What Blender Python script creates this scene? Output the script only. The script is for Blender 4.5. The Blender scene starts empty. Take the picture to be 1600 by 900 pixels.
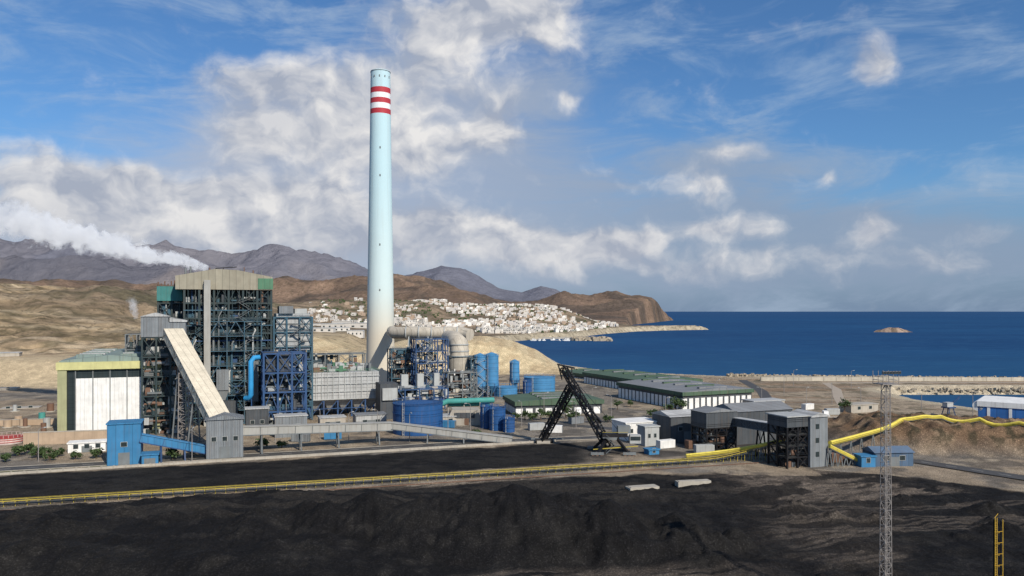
import bpy, math, random
import numpy as np
from mathutils import Vector, Matrix
random.seed(7)
scene=bpy.context.scene
COL=scene.collection
F=1200.;CH=45.;HZ=486.
def gx(px,Y): return (px-800)/F*Y
def gY(py,z=0): return (CH-z)*F/(py-HZ)
def zt(py,Y): return CH-(py-HZ)*Y/F
def Wd(p0,p1,Y0,yaw):
    t=(p1-800)/F; X0=gx(p0,Y0); c,s=math.cos(yaw),math.sin(yaw)
    return (t*Y0-X0)/(c-t*s)
PHI=math.radians(21)

# ------------------------------------------------------------ noise
def _hash(i,j,seed):
    n=(i.astype(np.int64)*374761393+j.astype(np.int64)*668265263+seed*1442695041)&0xffffffff
    n=((n^(n>>13))*1274126177)&0xffffffff
    n=(n^(n>>16))&0xffff
    return n/65535.0
def vn(x,y,seed=0):
    xi=np.floor(x);yi=np.floor(y);fx=x-xi;fy=y-yi
    fx=fx*fx*(3-2*fx);fy=fy*fy*(3-2*fy)
    a=_hash(xi,yi,seed);b=_hash(xi+1,yi,seed);c=_hash(xi,yi+1,seed);d=_hash(xi+1,yi+1,seed)
    return (a*(1-fx)+b*fx)*(1-fy)+(c*(1-fx)+d*fx)*fy
def fbm(x,y,sc,octv=4,seed=0,ridge=False):
    x=np.asarray(x,float)/sc;y=np.asarray(y,float)/sc
    t=0;a=1;tot=0
    for o in range(octv):
        n=vn(x+o*17.3,y-o*9.1,seed+o)
        if ridge: n=1-abs(2*n-1)
        t=t+a*n;tot+=a;a*=.5;x=x*2.03;y=y*2.03
    return t/tot
def ss(a,b,x):
    t=np.clip((np.asarray(x,float)-a)/(b-a),0,1)
    return t*t*(3-2*t)

# ------------------------------------------------------------ materials
def nt_new(name):
    m=bpy.data.materials.new(name);m.use_nodes=True
    nt=m.node_tree
    return m,nt,nt.nodes['Principled BSDF']
def mth(nt,op,a,b=None,c=None,clamp=False):
    n=nt.nodes.new('ShaderNodeMath');n.operation=op;n.use_clamp=clamp
    for i,v in enumerate((a,b,c)):
        if v is None: continue
        if isinstance(v,(int,float)): n.inputs[i].default_value=v
        else: nt.links.new(v,n.inputs[i])
    return n.outputs[0]
def mixc(nt,f,a,b,bt='MIX'):
    n=nt.nodes.new('ShaderNodeMix');n.data_type='RGBA';n.blend_type=bt
    for s,v in ((n.inputs[0],f),(n.inputs[6],a),(n.inputs[7],b)):
        if isinstance(v,(int,float)): s.default_value=v
        elif isinstance(v,tuple): s.default_value=(v[0],v[1],v[2],1)
        else: nt.links.new(v,s)
    return n.outputs[2]
def noise(nt,vec,scale,detail=4,rough=.55,dist=0):
    n=nt.nodes.new('ShaderNodeTexNoise')
    n.inputs['Scale'].default_value=scale;n.inputs['Detail'].default_value=detail
    n.inputs['Roughness'].default_value=rough;n.inputs['Distortion'].default_value=dist
    if vec is not None: nt.links.new(vec,n.inputs['Vector'])
    return n.outputs['Fac']
def sstep(nt,a,b,x):
    n=nt.nodes.new('ShaderNodeMapRange');n.interpolation_type='SMOOTHSTEP'
    n.inputs[1].default_value=a;n.inputs[2].default_value=b
    nt.links.new(x,n.inputs[0]);return n.outputs[0]
MC={}
def mat(name,col,rough=.65,var=.3,scale=.35,dirt=.35,panel=0,hpanel=0,metal=0,dcol=(.16,.11,.075),corr=0,rand=0):
    if name in MC: return MC[name]
    m,nt,b=nt_new(name)
    tc=nt.nodes.new('ShaderNodeTexCoord').outputs['Object']
    n1=noise(nt,tc,scale,4)
    mp=nt.nodes.new('ShaderNodeMapping');mp.inputs['Scale'].default_value=(1.6,1.6,.12)
    nt.links.new(tc,mp.inputs[0])
    n2=noise(nt,mp.outputs[0],.9,4,.65)
    f=mth(nt,'MULTIPLY_ADD',n1,2*var,1-var)
    if rand:
        oi=nt.nodes.new('ShaderNodeObjectInfo').outputs['Random']
        f=mth(nt,'MULTIPLY',f,mth(nt,'MULTIPLY_ADD',oi,rand,1-rand*.8))
    cc=nt.nodes.new('ShaderNodeCombineColor')
    for i in range(3): nt.links.new(f,cc.inputs[i])
    c=mixc(nt,1.0,col,cc.outputs[0],'MULTIPLY')
    d=mth(nt,'MULTIPLY',sstep(nt,.45,.75,n2),dirt)
    c=mixc(nt,d,c,dcol)
    if panel or hpanel or corr:
        sp=nt.nodes.new('ShaderNodeSeparateXYZ');nt.links.new(tc,sp.inputs[0])
        u=mth(nt,'ADD',sp.outputs[0],sp.outputs[1])
        if panel:
            l=mth(nt,'LESS_THAN',mth(nt,'FRACT',mth(nt,'DIVIDE',u,panel)),.09)
            c=mixc(nt,mth(nt,'MULTIPLY',l,.45),c,(col[0]*.3,col[1]*.3,col[2]*.3))
            wn=nt.nodes.new('ShaderNodeTexWhiteNoise');wn.noise_dimensions='1D'
            nt.links.new(mth(nt,'FLOOR',mth(nt,'DIVIDE',u,panel)),wn.inputs['W'])
            c=mixc(nt,mth(nt,'MULTIPLY',wn.outputs['Value'],.22),c,(col[0]*.4,col[1]*.4,col[2]*.4))
        if hpanel:
            l=mth(nt,'LESS_THAN',mth(nt,'FRACT',mth(nt,'DIVIDE',sp.outputs[2],hpanel)),.1)
            c=mixc(nt,mth(nt,'MULTIPLY',l,.45),c,(col[0]*.3,col[1]*.3,col[2]*.3))
        if corr:
            w=mth(nt,'SINE',mth(nt,'MULTIPLY',u,6.283/corr))
            bp=nt.nodes.new('ShaderNodeBump');bp.inputs['Distance'].default_value=.12;bp.inputs['Strength'].default_value=.8
            nt.links.new(w,bp.inputs['Height']);nt.links.new(bp.outputs[0],b.inputs['Normal'])
    nt.links.new(c,b.inputs['Base Color'])
    b.inputs['Roughness'].default_value=rough;b.inputs['Metallic'].default_value=metal
    b.inputs['Specular IOR Level'].default_value=.3
    MC[name]=m;return m
M_whitep=mat('white_plain',(.74,.73,.7),dirt=.25)
M_house=mat('whitewash',(.7,.66,.6),var=.15,dirt=.12,rand=.45)
M_house2=mat('ochre_render',(.46,.35,.26),var=.12,dirt=.12,rand=.4)
M_glass=mat('dark_glass',(.03,.042,.045),rough=.25,var=.2,dirt=.1,panel=1.6,hpanel=1.5)
M_olive=mat('olive_cladding',(.32,.32,.18),dirt=.25)
M_yolive=mat('pale_olive_fascia',(.5,.48,.22),dirt=.2)
M_khaki=mat('khaki_cladding',(.3,.275,.21),panel=2.6,dirt=.35)
M_teal=mat('teal_cladding',(.045,.19,.18),panel=2.2,dirt=.25)
M_green=mat('green_cladding',(.08,.2,.12),panel=2.2,dirt=.25)
M_greenroof=mat('green_roof',(.07,.12,.075),panel=5,dirt=.4,scale=.1)
M_greyroof=mat('grey_roof',(.2,.21,.22),panel=4,dirt=.4,scale=.08)
M_roofteal=mat('teal_grey_roof',(.2,.26,.24),panel=4,dirt=.35,scale=.1)
M_dsteel=mat('dark_teal_steel',(.024,.042,.046),var=.4,dirt=.25)
M_gsteel=mat('grey_steel',(.15,.165,.17),var=.35,dirt=.35)
M_lsteel=mat('light_grey_steel',(.38,.39,.38),var=.3,dirt=.35)
M_bsteel=mat('blue_steel',(.025,.07,.17),var=.35,dirt=.3)
M_tsteel=mat('petrol_steel',(.035,.09,.13),var=.35,dirt=.3)
M_black=mat('black_steel',(.01,.01,.012),var=.3,dirt=.1,rough=.5)
M_grate=mat('grating',(.06,.068,.07),var=.3,dirt=.3)
M_greyc=mat('grey_corrugated',(.24,.26,.275),panel=2.4,dirt=.35,corr=.5)
M_greyd=mat('dark_grey_corrugated',(.09,.1,.11),panel=2.4,dirt=.35,corr=.5)
M_greyl=mat('light_grey_corrugated',(.42,.425,.42),panel=3,hpanel=3,dirt=.35)
M_gbeige=mat('grey_beige_cladding',(.33,.325,.3),dirt=.35,var=.2)
M_cream=mat('cream_cladding',(.66,.59,.46),dirt=.3,panel=3)
M_creamd=mat('cream_duct',(.5,.45,.37),dirt=.35,panel=4)
M_blue=mat('blue_cladding',(.04,.19,.37),dirt=.2,panel=2.2)
M_tank=mat('blue_tank',(.013,.075,.22),dirt=.22,hpanel=2.2)
M_tankl=mat('light_blue_tank',(.055,.21,.4),dirt=.25,hpanel=2.2)
M_bpipe=mat('azure_pipe',(.025,.25,.52),dirt=.12)
M_tpipe=mat('turquoise_pipe',(.06,.28,.25),dirt=.2)
M_yel=mat('yellow_paint',(.42,.33,.05),dirt=.45)
M_ypipe=mat('yellow_tube',(.68,.56,.09),dirt=.3,var=.25)
M_orange=mat('ochre_yellow_paint',(.5,.31,.04),dirt=.3)
M_red=mat('red_paint',(.35,.05,.04),dirt=.2)
M_rust=mat('rusty_steel',(.16,.09,.06),dirt=.4)
M_conc=mat('concrete',(.38,.345,.29),dirt=.35,scale=.2)
M_tan=mat('tan_wall',(.4,.3,.21),dirt=.3)
M_chimr=mat('chimney_red',(.42,.035,.05),var=.15,dirt=.15)
M_chimw=mat('chimney_white',(.75,.76,.76),var=.1,dirt=.1)
M_rubber=mat('rubber_belt',(.015,.015,.015),dirt=.3)
M_rock=mat('tan_rock',(.37,.315,.235),dirt=.25,scale=.8,var=.4)
M_bark=mat('bark',(.09,.06,.04))
M_galv=mat('galvanised_steel',(.25,.23,.215),dirt=.3,var=.25)
M_leaf=mat('leaf',(.05,.08,.027),var=.6,scale=1.2,dirt=0)

# ------------------------------------------------------------ mesh builder
class MB:
    def __init__(s): s.v=[];s.f=[];s.m=[];s.sm=[];s.mats=[]
    def mi(s,mt):
        if mt not in s.mats: s.mats.append(mt)
        return s.mats.index(mt)
    def face(s,idx,mt,sm=False): s.f.append(idx);s.m.append(s.mi(mt));s.sm.append(sm)
    def hexa(s,p,mt):
        b=len(s.v);s.v+= [tuple(q) for q in p]
        for q in ((0,3,2,1),(4,5,6,7),(0,1,5,4),(1,2,6,5),(2,3,7,6),(3,0,4,7)): s.face([b+i for i in q],mt)
    def box(s,x0,y0,z0,x1,y1,z1,mt):
        s.hexa([(x0,y0,z0),(x1,y0,z0),(x1,y1,z0),(x0,y1,z0),(x0,y0,z1),(x1,y0,z1),(x1,y1,z1),(x0,y1,z1)],mt)
    def beam(s,p,q,w,mt,h=None):
        p=Vector(p);q=Vector(q);d=q-p
        if d.length<1e-6:return
        d.normalize();up=Vector((0,0,1))
        if abs(d.z)>.98: up=Vector((0,1,0))
        a=d.cross(up).normalized();u=a.cross(d).normalized()
        h=h or w;a=a*w/2;u=u*h/2
        s.hexa([p-a-u,p+a-u,q+a-u,q-a-u,p-a+u,p+a+u,q+a+u,q-a+u],mt)
    def prism(s,poly,y0,y1,mt):
        b=len(s.v);n=len(poly)
        s.v+=[(x,y0,z) for x,z in poly]+[(x,y1,z) for x,z in poly]
        s.face([b+i for i in range(n)],mt);s.face([b+n+i for i in reversed(range(n))],mt)
        for i in range(n):
            j=(i+1)%n;s.face([b+j,b+i,b+n+i,b+n+j],mt)
    def sweep(s,pts,r,mt,n=14,caps=True):
        pts=[Vector(p) for p in pts]
        if not isinstance(r,(list,tuple)): r=[r]*len(pts)
        b=len(s.v);up=None
        for i,p in enumerate(pts):
            d=(pts[min(i+1,len(pts)-1)]-pts[max(i-1,0)]).normalized()
            if up is None:
                up=Vector((0,0,1)) if abs(d.z)<.9 else Vector((1,0,0))
            a=d.cross(up).normalized();up=a.cross(d).normalized()
            for k in range(n):
                t=2*math.pi*k/n
                s.v.append(tuple(p+(a*math.cos(t)+up*math.sin(t))*r[i]))
        for i in range(len(pts)-1):
            for k in range(n):
                k2=(k+1)%n
                s.face([b+i*n+k2,b+i*n+k,b+(i+1)*n+k,b+(i+1)*n+k2],mt,True)
        if caps:
            for i in (0,len(pts)-1):
                c=len(s.v)
                s.v+= [s.v[b+i*n+k] for k in range(n)]
                idx=[c+k for k in range(n)]
                s.face(idx if i==0 else idx[::-1],mt)
    def ring(s,c,r,w,mt,n=24):
        cs=[(c[0]+r*math.cos(6.28318*k/n),c[1]+r*math.sin(6.28318*k/n),c[2]) for k in range(n+1)]
        for k in range(n): s.beam(cs[k],cs[k+1],w,mt)
    def lattice(s,p,q,w0,w1,mt,seg,t):
        p=Vector(p);q=Vector(q);d=(q-p).normalized();up=Vector((0,0,1))
        if abs(d.z)>.95: up=Vector((0,1,0))
        a=d.cross(up).normalized();u=a.cross(d).normalized()
        def c(i,k):
            f=i/seg;w=(w0+(w1-w0)*f)/2
            sx,sy=((-1,-1),(1,-1),(1,1),(-1,1))[k%4]
            return p+(q-p)*f+a*sx*w+u*sy*w
        for k in range(4):
            s.beam(c(0,k),c(seg,k),t*1.5,mt)
            for i in range(seg):
                if (i+k)%2: s.beam(c(i,k),c(i+1,k+1),t,mt)
                else: s.beam(c(i,k+1),c(i+1,k),t,mt)
                s.beam(c(i+1,k),c(i+1,k+1),t,mt)
    def build(s,name,parent=None,loc=(0,0,0),yaw=0,label=None,cat=None,group=None,kind=None):
        me=bpy.data.meshes.new(name);me.from_pydata(s.v,[],s.f)
        for mt in s.mats: me.materials.append(mt)
        me.polygons.foreach_set('material_index',s.m);me.polygons.foreach_set('use_smooth',s.sm)
        me.update();o=bpy.data.objects.new(name,me);COL.objects.link(o)
        if parent: o.parent=parent
        else: o.location=loc;o.rotation_euler=(0,0,yaw)
        if label:o['label']=label
        if cat:o['category']=cat
        if group:o['group']=group
        if kind:o['kind']=kind
        elif name in('equipment','roof_equipment'): o['kind']='stuff'
        return o
def thing(name,loc,yaw,label,cat,group=None):
    o=bpy.data.objects.new(name,None);o.empty_display_size=.5;COL.objects.link(o)
    o.location=loc;o.rotation_euler=(0,0,yaw);o['label']=label;o['category']=cat
    if group:o['group']=group
    return o
def clone(o,loc,yaw=0,scale=1):
    c=o.copy();COL.objects.link(c);c.location=loc;c.rotation_euler=(0,0,yaw);c.scale=(scale,)*3
    for ch in o.children:
        k=ch.copy();COL.objects.link(k);k.parent=c
    return c

# ------------------------------------------------------------ terrain
POLY=[(-9000,-500),(3000,-500),(3000,335),(236,346),(218,356),(209,395),(212,440),(230,452),(3000,450),(3000,500),(300,508),(200,520),(150,535),(110,560),(70,590),(45,650),(30,760),(0,900),(-20,1050),(-15,1200),(40,1330),(110,1420),(200,1650),(300,1850),(400,1950),(515,2018),(517,2030),(390,1990),(320,2010),(330,2200),(420,2700),(640,3400),(860,4100),(880,4300),(700,4700),(500,6500),(-9000,6500)]
def land_sd(x,y):
    x=np.asarray(x,float);y=np.asarray(y,float)
    d=np.full(x.shape,1e9);ins=np.zeros(x.shape,bool)
    n=len(POLY)
    for i in range(n):
        x0,y0=POLY[i];x1,y1=POLY[(i+1)%n];dx,dy=x1-x0,y1-y0
        t=np.clip(((x-x0)*dx+(y-y0)*dy)/(dx*dx+dy*dy),0,1)
        d=np.minimum(d,np.hypot(x-x0-t*dx,y-y0-t*dy))
        if y0!=y1:
            c=((y0>y)!=(y1>y))&(x<(x1-x0)*(y-y0)/(y1-y0)+x0);ins^=c
    return np.where(ins,d,-d)
def prof(pts,Yc):
    xs=[(p-800)/F*Yc for p,_ in pts];zs=[CH-(q-HZ)*Yc/F for _,q in pts]
    return lambda x: np.interp(x,xs,zs)
crest=prof([(-400,450),(0,450),(300,448),(420,444),(520,446),(600,440),(650,436),(700,444),(760,458),(800,468),(840,468),(880,463),(920,467),(960,463),(1000,463),(1018,468),(1036,482),(1050,498),(1100,520)],3500)
def Sof(x,y): return y-.335*x
def coalzone(x,y):
    S=Sof(x,y)+(fbm(x,y,7,3,81)-.5)*5
    a=ss(257,254.5,S)*ss(30,18,x+(fbm(x,y,6,2,83)-.5)*8)*ss(219,221,S)
    lim=np.where(x>85,217-.6*(x-90),212)+0*x
    b=ss(0,4,lim-y+(fbm(x,y,9,3,82)-.5)*8)*ss(214,207,S+ss(60,90,x)*-40)
    return np.maximum(a,b)
_R=random.Random(771)
CONES=[(-104,158,3.6),(-92,156,4.2),(-80,159,4.6),(-70,156,4.8),(-60,158,5.2),(-51,155,5.6),(-43,158,6.4),(-35,155,6.9),(-27,158,7.8),(-20,155,8.4),(-13,157,9.2),(-6,155,9.9),(0,158,10.1),(6,154,9.4),(12,156,8.8),(18,152,7.8),(24,153,6.6),(30,150,5.4),(36,149,4.0),(42,148,2.8)]
CONES=[(a+_R.uniform(-2,2),b+_R.uniform(-1.5,1.5),c*_R.uniform(.9,1.06)) for a,b,c in CONES]
def height(x,y):
    x=np.asarray(x,float);y=np.asarray(y,float)
    sd=land_sd(x,y)
    z=np.zeros(x.shape)
    z+=14*ss(452,500,y)*ss(-150,-190,x)
    hf=ss(-320,-560,x)*ss(600,1060,y)*ss(1900,1300,y)
    z+=hf*(56+20*(fbm(x,y,170,5,5)-.5)*2)+ss(-250,-400,x)*ss(520,700,y)*(fbm(x,y,60,4,9)-.5)*20*ss(2500,1800,y)
    z+=ss(-200,-260,x)*ss(520,600,y)*ss(2200,1500,y)*(fbm(x,y,30,4,14,True)-.5)*10
    z+=ss(620,900,y)*6
    mp=np.interp(x,[-260,-140,-80,-25,0,20,40],[0,10,19,22,17,9,0])
    z+=mp*ss(545,592,y)*ss(800,700,y)*ss(0,20,sd+5)*(.9+.2*fbm(x,y,14,3,15))
    z+=ss(1380,2050,y)*50*ss(330,120,x)*ss(20,260,sd)*ss(-900,-500,x)*(.85+.3*fbm(x,y,150,3,17))
    z+=ss(1500,2300,y)*30*ss(-500,-900,x)
    r=fbm(x,y,420,6,21,True)
    cr=crest(x/np.maximum(y,1)*3500)
    h=cr*np.exp(-((y-3500)/650.)**2)*(.5+.82*r)
    z=np.where(y>2050,np.maximum(z*ss(2900,2050,y)+h*ss(2050,2500,y),z*0),z)
    md=ss(100,122,x)*ss(234,250,y+.25*(x-150))*ss(300,280,y)*ss(270,225,x)
    z+=md*(6.4*(.5+.95*fbm(x,y,9,6,31,True)))*np.interp(x,[100,150,175,260],[1,.98,.8,.45])
    z+=ss(150,190,x)*ss(496,503,y)*ss(0,3,sd)*(1.0+1.4*fbm(x,y,4,2,33))
    z+=ss(216,240,x)*ss(459,455,y)*ss(446,450,y)*(.6+fbm(x,y,4,2,34))
    # coal heap: tipped cones merged into one ridge
    S=Sof(x,y)
    near=(y<215)&(x>-150)&(x<70)
    hp=np.zeros(x.shape)
    if near.any():
        xx=x[near];yy=y[near]
        wob=(fbm(xx,yy,4.5,3,44)-.5)*2.0
        best=np.full(xx.shape,-9.)
        for cx,cy,ch in CONES:
            dd=np.hypot(xx-cx,(yy-cy)*np.where(yy<cy,.95,1.15))
            best=np.maximum(best,ch-.5*dd+wob*.35+ .5*np.sin(np.arctan2(yy-cy,xx-cx)*17+cx)*ss(1,6,dd)*.35)
        plat=np.interp(xx,[-150,-70,-35,-10],[2.6,2.8,2.2,0])*ss(118,132,yy)*ss(196,178,yy)
        best=np.maximum(best,plat+(fbm(xx,yy,6,3,47,True)-.5)*.7)
        g=(fbm(xx+yy*.15,yy*.12,1.7,3,48,True)-.5)*.9*ss(.5,2.5,best)*ss(158,154,yy)
        hp[near]=np.clip(best+g,0,None)
    z+=hp*ss(206,198,S)
    R=random.Random(77)
    for i in range(30):
        hx=R.uniform(-105,38);hy=R.uniform(112,148);hr=R.uniform(2.5,7);hh=hr*R.uniform(.15,.32)
        z+=np.clip(1-np.hypot((x-hx)/1.4,y-hy)/hr,0,1)**1.1*hh*(.6+.8*fbm(x,y,2.0,3,46,True))
    cz=coalzone(x,y)
    z+=cz*((fbm(x,y,7,5,51,True)-.55)*1.0*ss(206,196,S)+(fbm(x,y,1.8,3,52,True)-.5)*.4+(fbm(x,y,18,4,53)-.5)*1.2*ss(206,196,S))
    for i,(hx,hy,hr) in enumerate([(14,141,2.6),(17.5,140,2.9),(21,140.5,2.7),(24.5,139.5,3),(28,140.5,2.6),(31,143,2.4),(35,145,3),(39,144,2.8),(43,147,3.2)]):
        z+=np.clip(1-np.hypot(x-hx,y-hy)/hr,0,1)**.8*1.8
    for i in range(34):
        rx=random.Random(i);hx=rx.uniform(50,160);hy=rx.uniform(120,185);hr=rx.uniform(1.5,7)
        z+=np.clip(1-np.hypot(x-hx,(y-hy)*1.5)/hr,0,1)*hr*.26*(.4+1.1*fbm(x,y,1.8,3,61,True))
    z=np.where(sd<14,np.minimum(z,(sd-2)*.75-1+z*ss(0,14,sd)+(fbm(x,y,6,2,71)-.5)*2),z)
    z=np.where(sd<-6,-9.0,z)
    return z
def mixa(c,col,f):
    return c*(1-f[...,None])+np.array(col)*f[...,None]
def colour(x,y,z):
    n=fbm(x,y,12,5,101);n2=fbm(x,y,40,5,102);n3=fbm(x,y,3,3,103)
    c=np.ones(x.shape+(3,))*np.array((.29,.23,.165))
    c=mixa(c,(.18,.165,.145),ss(.47,.55,n2)*.8)
    c=mixa(c,(.1,.09,.08),ss(.55,.62,n)*.65)
    c=mixa(c,(.36,.3,.22),ss(.6,.64,fbm(x,y,8,4,104))*.6)
    S=Sof(x,y)
    c=mixa(c,(.09,.095,.045),ss(258,260,S)*ss(266,263,S)*ss(-20,-60,x)*ss(.4,.55,n))
    c=mixa(c,(.055,.05,.046),ss(214,230,S)*ss(258,255,S)*ss(18,28,x)*ss(.4,.5,n)*.85)
    cz=coalzone(x,y)
    coal=np.ones(x.shape+(3,))*np.array((.0115,.011,.0115))
    rgd=ss(42,75,x)*ss(.54,.44,x/np.maximum(y,1)+(n-.5)*.15)
    coal=mixa(coal,(.034,.029,.025),rgd*.9)
    coal=mixa(coal,(.022,.0205,.019),ss(.5,.62,n)*.5)
    coal=mixa(coal,(.026,.024,.022),ss(.6,.7,n3)*.45)
    coal=mixa(coal,(.024,.022,.02),ss(218,225,S)*ss(.45,.55,fbm(x*.3+y*.1,y,2.5,3,116))*.7)
    # greyer worked ground behind the heap
    coal=mixa(coal,(.04,.035,.03),ss(168,178,y-.25*x)*ss(206,200,S)*ss(.42,.52,fbm(x*.4,y,4,4,117))*.6)
    u=x*.9+y*.4;v=y*.92-x*.36
    tr=fbm(u*.16,v,2.6,4,111);tr2=fbm(u*.1,v,.9,3,115)
    dp=ss(200,206,S)*ss(219,214,S+(n-.5)*7)*ss(100,75,x)*(.25+.75*ss(.42,.54,tr))
    dp2=rgd*ss(.53,.6,fbm(u*.35,v,8,6,112))*(.2+.8*ss(.42,.55,tr2))*.75
    dp3=ss(137,132,y+(n-.5)*9)*ss(-14,0,x)*ss(52,30,x)*ss(.42,.55,tr)*.5
    dp4=ss(172,184,y)*ss(1.,.6,np.abs(x-84)/32)*ss(.5,.56,fbm(u*.4,v,5,6,113))*(.4+.6*ss(.42,.55,tr2))*.9
    d=np.clip(np.maximum.reduce([dp,dp2,dp3,dp4]),0,1)
    dcol=(np.array((.15,.122,.098))*(1-ss(200,206,S)[...,None])+np.array((.3,.245,.185))*ss(200,206,S)[...,None])
    coal=coal*(1-d[...,None])+dcol*d[...,None]
    # wheel ruts
    for k,(a0,b0,cc0) in enumerate([(.10,175,0),(.02,160,0),(-.12,168,0),(.28,150,0)]):
        dd=np.abs(y-(b0+a0*(x-60)+4*np.sin(x*.05+k)))
        rut=(ss(.9,.4,np.abs(dd-1.1)))*ss(48,62,x)*.55
        coal=mixa(coal,(.1,.083,.068),rut)
    c=c*(1-cz[...,None])+coal*cz[...,None]
    c=mixa(c,(.27,.22,.165),ss(213,216,S)*ss(222,219,S)*ss(100,60,x)*(.3+.5*n3))
    port=ss(90,150,x)*ss(290,320,y)
    c=mixa(c,(.35,.28,.2),port*.8)
    c=mixa(c,(.17,.14,.11),port*ss(.52,.57,fbm(x*.4,y,18,5,121))*.6)
    c=mixa(c,(.24,.155,.095),port*ss(.54,.6,fbm(x*.2,y,8,5,122))*.6)
    c=mixa(c,(.1,.09,.06),port*ss(.6,.64,fbm(x,y,5,4,124))*.6)
    bw=ss(150,190,x)*ss(497,502,y)
    c=mixa(c,(.46,.4,.3),bw)
    md=ss(104,118,x)*ss(234,246,y+.25*(x-150))*ss(302,290,y)*ss(275,235,x)
    c=mixa(c,(.17,.11,.068),md)
    c=mixa(c,(.28,.2,.13),md*ss(.54,.62,fbm(x,y,6,5,123))*.7)
    c=mixa(c,(.045,.04,.025),md*ss(.52,.6,n3)*.85)
    L=ss(-120,-170,x)*ss(440,455,y)
    c=mixa(c,(.48,.38,.245),L)
    hil=ss(-250,-330,x)*ss(500,540,y)
    c=mixa(c,(.4,.295,.18),hil)
    c=mixa(c,(.24,.18,.115),hil*ss(.46,.6,fbm(x,y*1.3,60,6,132))*.8)
    c=mixa(c,(.5,.4,.28),hil*ss(.58,.64,fbm(x*.6,y*1.3,30,5,133))*.5)
    c=mixa(c,(.1,.085,.05),hil*ss(.54,.6,fbm(x,y,9,5,134))*.7)
    c=mixa(c,(.15,.12,.07),hil*ss(.5,.58,fbm(x,y,70,5,137))*ss(640,700,y)*ss(1000,900,y)*.6)
    c=mixa(c,(.46,.37,.25),hil*ss(.96,.985,np.abs(np.sin(z*.2+fbm(x,y,80,2,135)*5)))*.5)
    mnd=ss(-260,-200,x)*ss(540,548,y)*ss(830,760,y)
    c=mixa(c,(.56,.45,.28),mnd)
    c=mixa(c,(.43,.32,.19),mnd*ss(.5,.6,fbm(x,z*4,9,4,136))*.6)
    far=ss(820,1000,y)*ss(-700,-500,x)
    c=mixa(c,(.3,.225,.155),far)
    c=mixa(c,(.17,.13,.09),far*ss(.48,.6,fbm(x,y,70,5,142))*.8)
    c=mixa(c,(.09,.09,.055),far*ss(.54,.6,fbm(x,y,40,5,141))*.7)
    fm=ss(2100,2400,y)
    c=mixa(c,(.165,.115,.085),fm)
    c=mixa(c,(.25,.17,.12),fm*ss(.5,.62,fbm(x,y,200,6,151))*.7)
    c=mixa(c,(.085,.07,.06),fm*ss(.5,.6,fbm(x,y,120,6,152))*.7)
    sd=land_sd(x,y)
    bl=ss(16,6,sd)*ss(-12,-4,sd)
    c=mixa(c,(.45,.385,.28),bl*.9*ss(2150,2060,y))
    return c*(.75+.5*n3)[...,None]
def ground_mat(name,bs=.5,bsc=1.2,scrub=0,haze=None,grain=0):
    m,nt,b=nt_new(name)
    at=nt.nodes.new('ShaderNodeAttribute');at.attribute_name='Col'
    pos=nt.nodes.new('ShaderNodeNewGeometry').outputs['Position']
    n1=noise(nt,pos,bsc,7,.7);n2=noise(nt,pos,bsc*.13,5,.62)
    f=mth(nt,'MULTIPLY',mth(nt,'MULTIPLY_ADD',n1,1.5,.25),mth(nt,'MULTIPLY_ADD',n2,1.0,.5))
    if grain:
        n3=noise(nt,pos,grain,3,.7)
        f=mth(nt,'MULTIPLY',f,mth(nt,'MULTIPLY_ADD',sstep(nt,.54,.64,n3),.9,.82))
    cc=nt.nodes.new('ShaderNodeCombineColor')
    for i in range(3): nt.links.new(f,cc.inputs[i])
    c=mixc(nt,1.,at.outputs['Color'],cc.outputs[0],'MULTIPLY')
    if scrub:
        ns=noise(nt,pos,scrub,4,.7)
        c=mixc(nt,mth(nt,'MULTIPLY',sstep(nt,.54,.6,ns),.55),c,(.09,.075,.045))
    if haze: c=mixc(nt,haze[3],c,haze[:3])  # aerial haze mixed into the surface colour
    bp=nt.nodes.new('ShaderNodeBump');bp.inputs['Strength'].default_value=bs;bp.inputs['Distance'].default_value=.6/bsc
    nt.links.new(n1,bp.inputs['Height']);nt.links.new(bp.outputs[0],b.inputs['Normal'])
    nt.links.new(c,b.inputs['Base Color']);b.inputs['Roughness'].default_value=.95
    b.inputs['Specular IOR Level'].default_value=.1
    return m
def sheet(name,xs,ys,hf,cf,mt):
    X,Y=np.meshgrid(np.array(xs),np.array(ys));Z=hf(X,Y);C=cf(X,Y,Z)
    ny,nx=X.shape
    me=bpy.data.meshes.new(name);me.vertices.add(nx*ny)
    me.vertices.foreach_set('co',np.stack([X,Y,Z],-1).ravel())
    i=np.arange((ny-1)*(nx-1));r=i//(nx-1);k=i%(nx-1);a=r*nx+k
    q=np.stack([a,a+1,a+nx+1,a+nx],-1).ravel()
    me.loops.add(len(q));me.loops.foreach_set('vertex_index',q)
    me.polygons.add(len(i));me.polygons.foreach_set('loop_start',np.arange(0,len(q),4))
    me.polygons.foreach_set('loop_total',np.full(len(i),4))
    me.polygons.foreach_set('use_smooth',np.ones(len(i),bool))
    me.update(calc_edges=True)
    at=me.color_attributes.new('Col','FLOAT_COLOR','POINT')
    at.data.foreach_set('color',np.concatenate([np.clip(C,0,1),np.ones(C.shape[:2]+(1,))],-1).ravel())
    me.materials.append(mt);o=bpy.data.objects.new(name,me);COL.objects.link(o);o['kind']='structure'
    return o
def axis(segs):
    out=[segs[0][0]]
    for a,b,st,g in segs:
        v=a
        while v<b-1e-6:
            v=min(b,v+st);st*=g;out.append(v)
    return out
xp=axis([(0,115,.42,1),(115,240,1.0,1),(240,1500,1.8,1.03)])
xn=axis([(0,120,.42,1),(120,220,1.2,1),(220,1500,2.2,1.015)])
xs=[-v for v in reversed(xn[1:])]+xp
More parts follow.
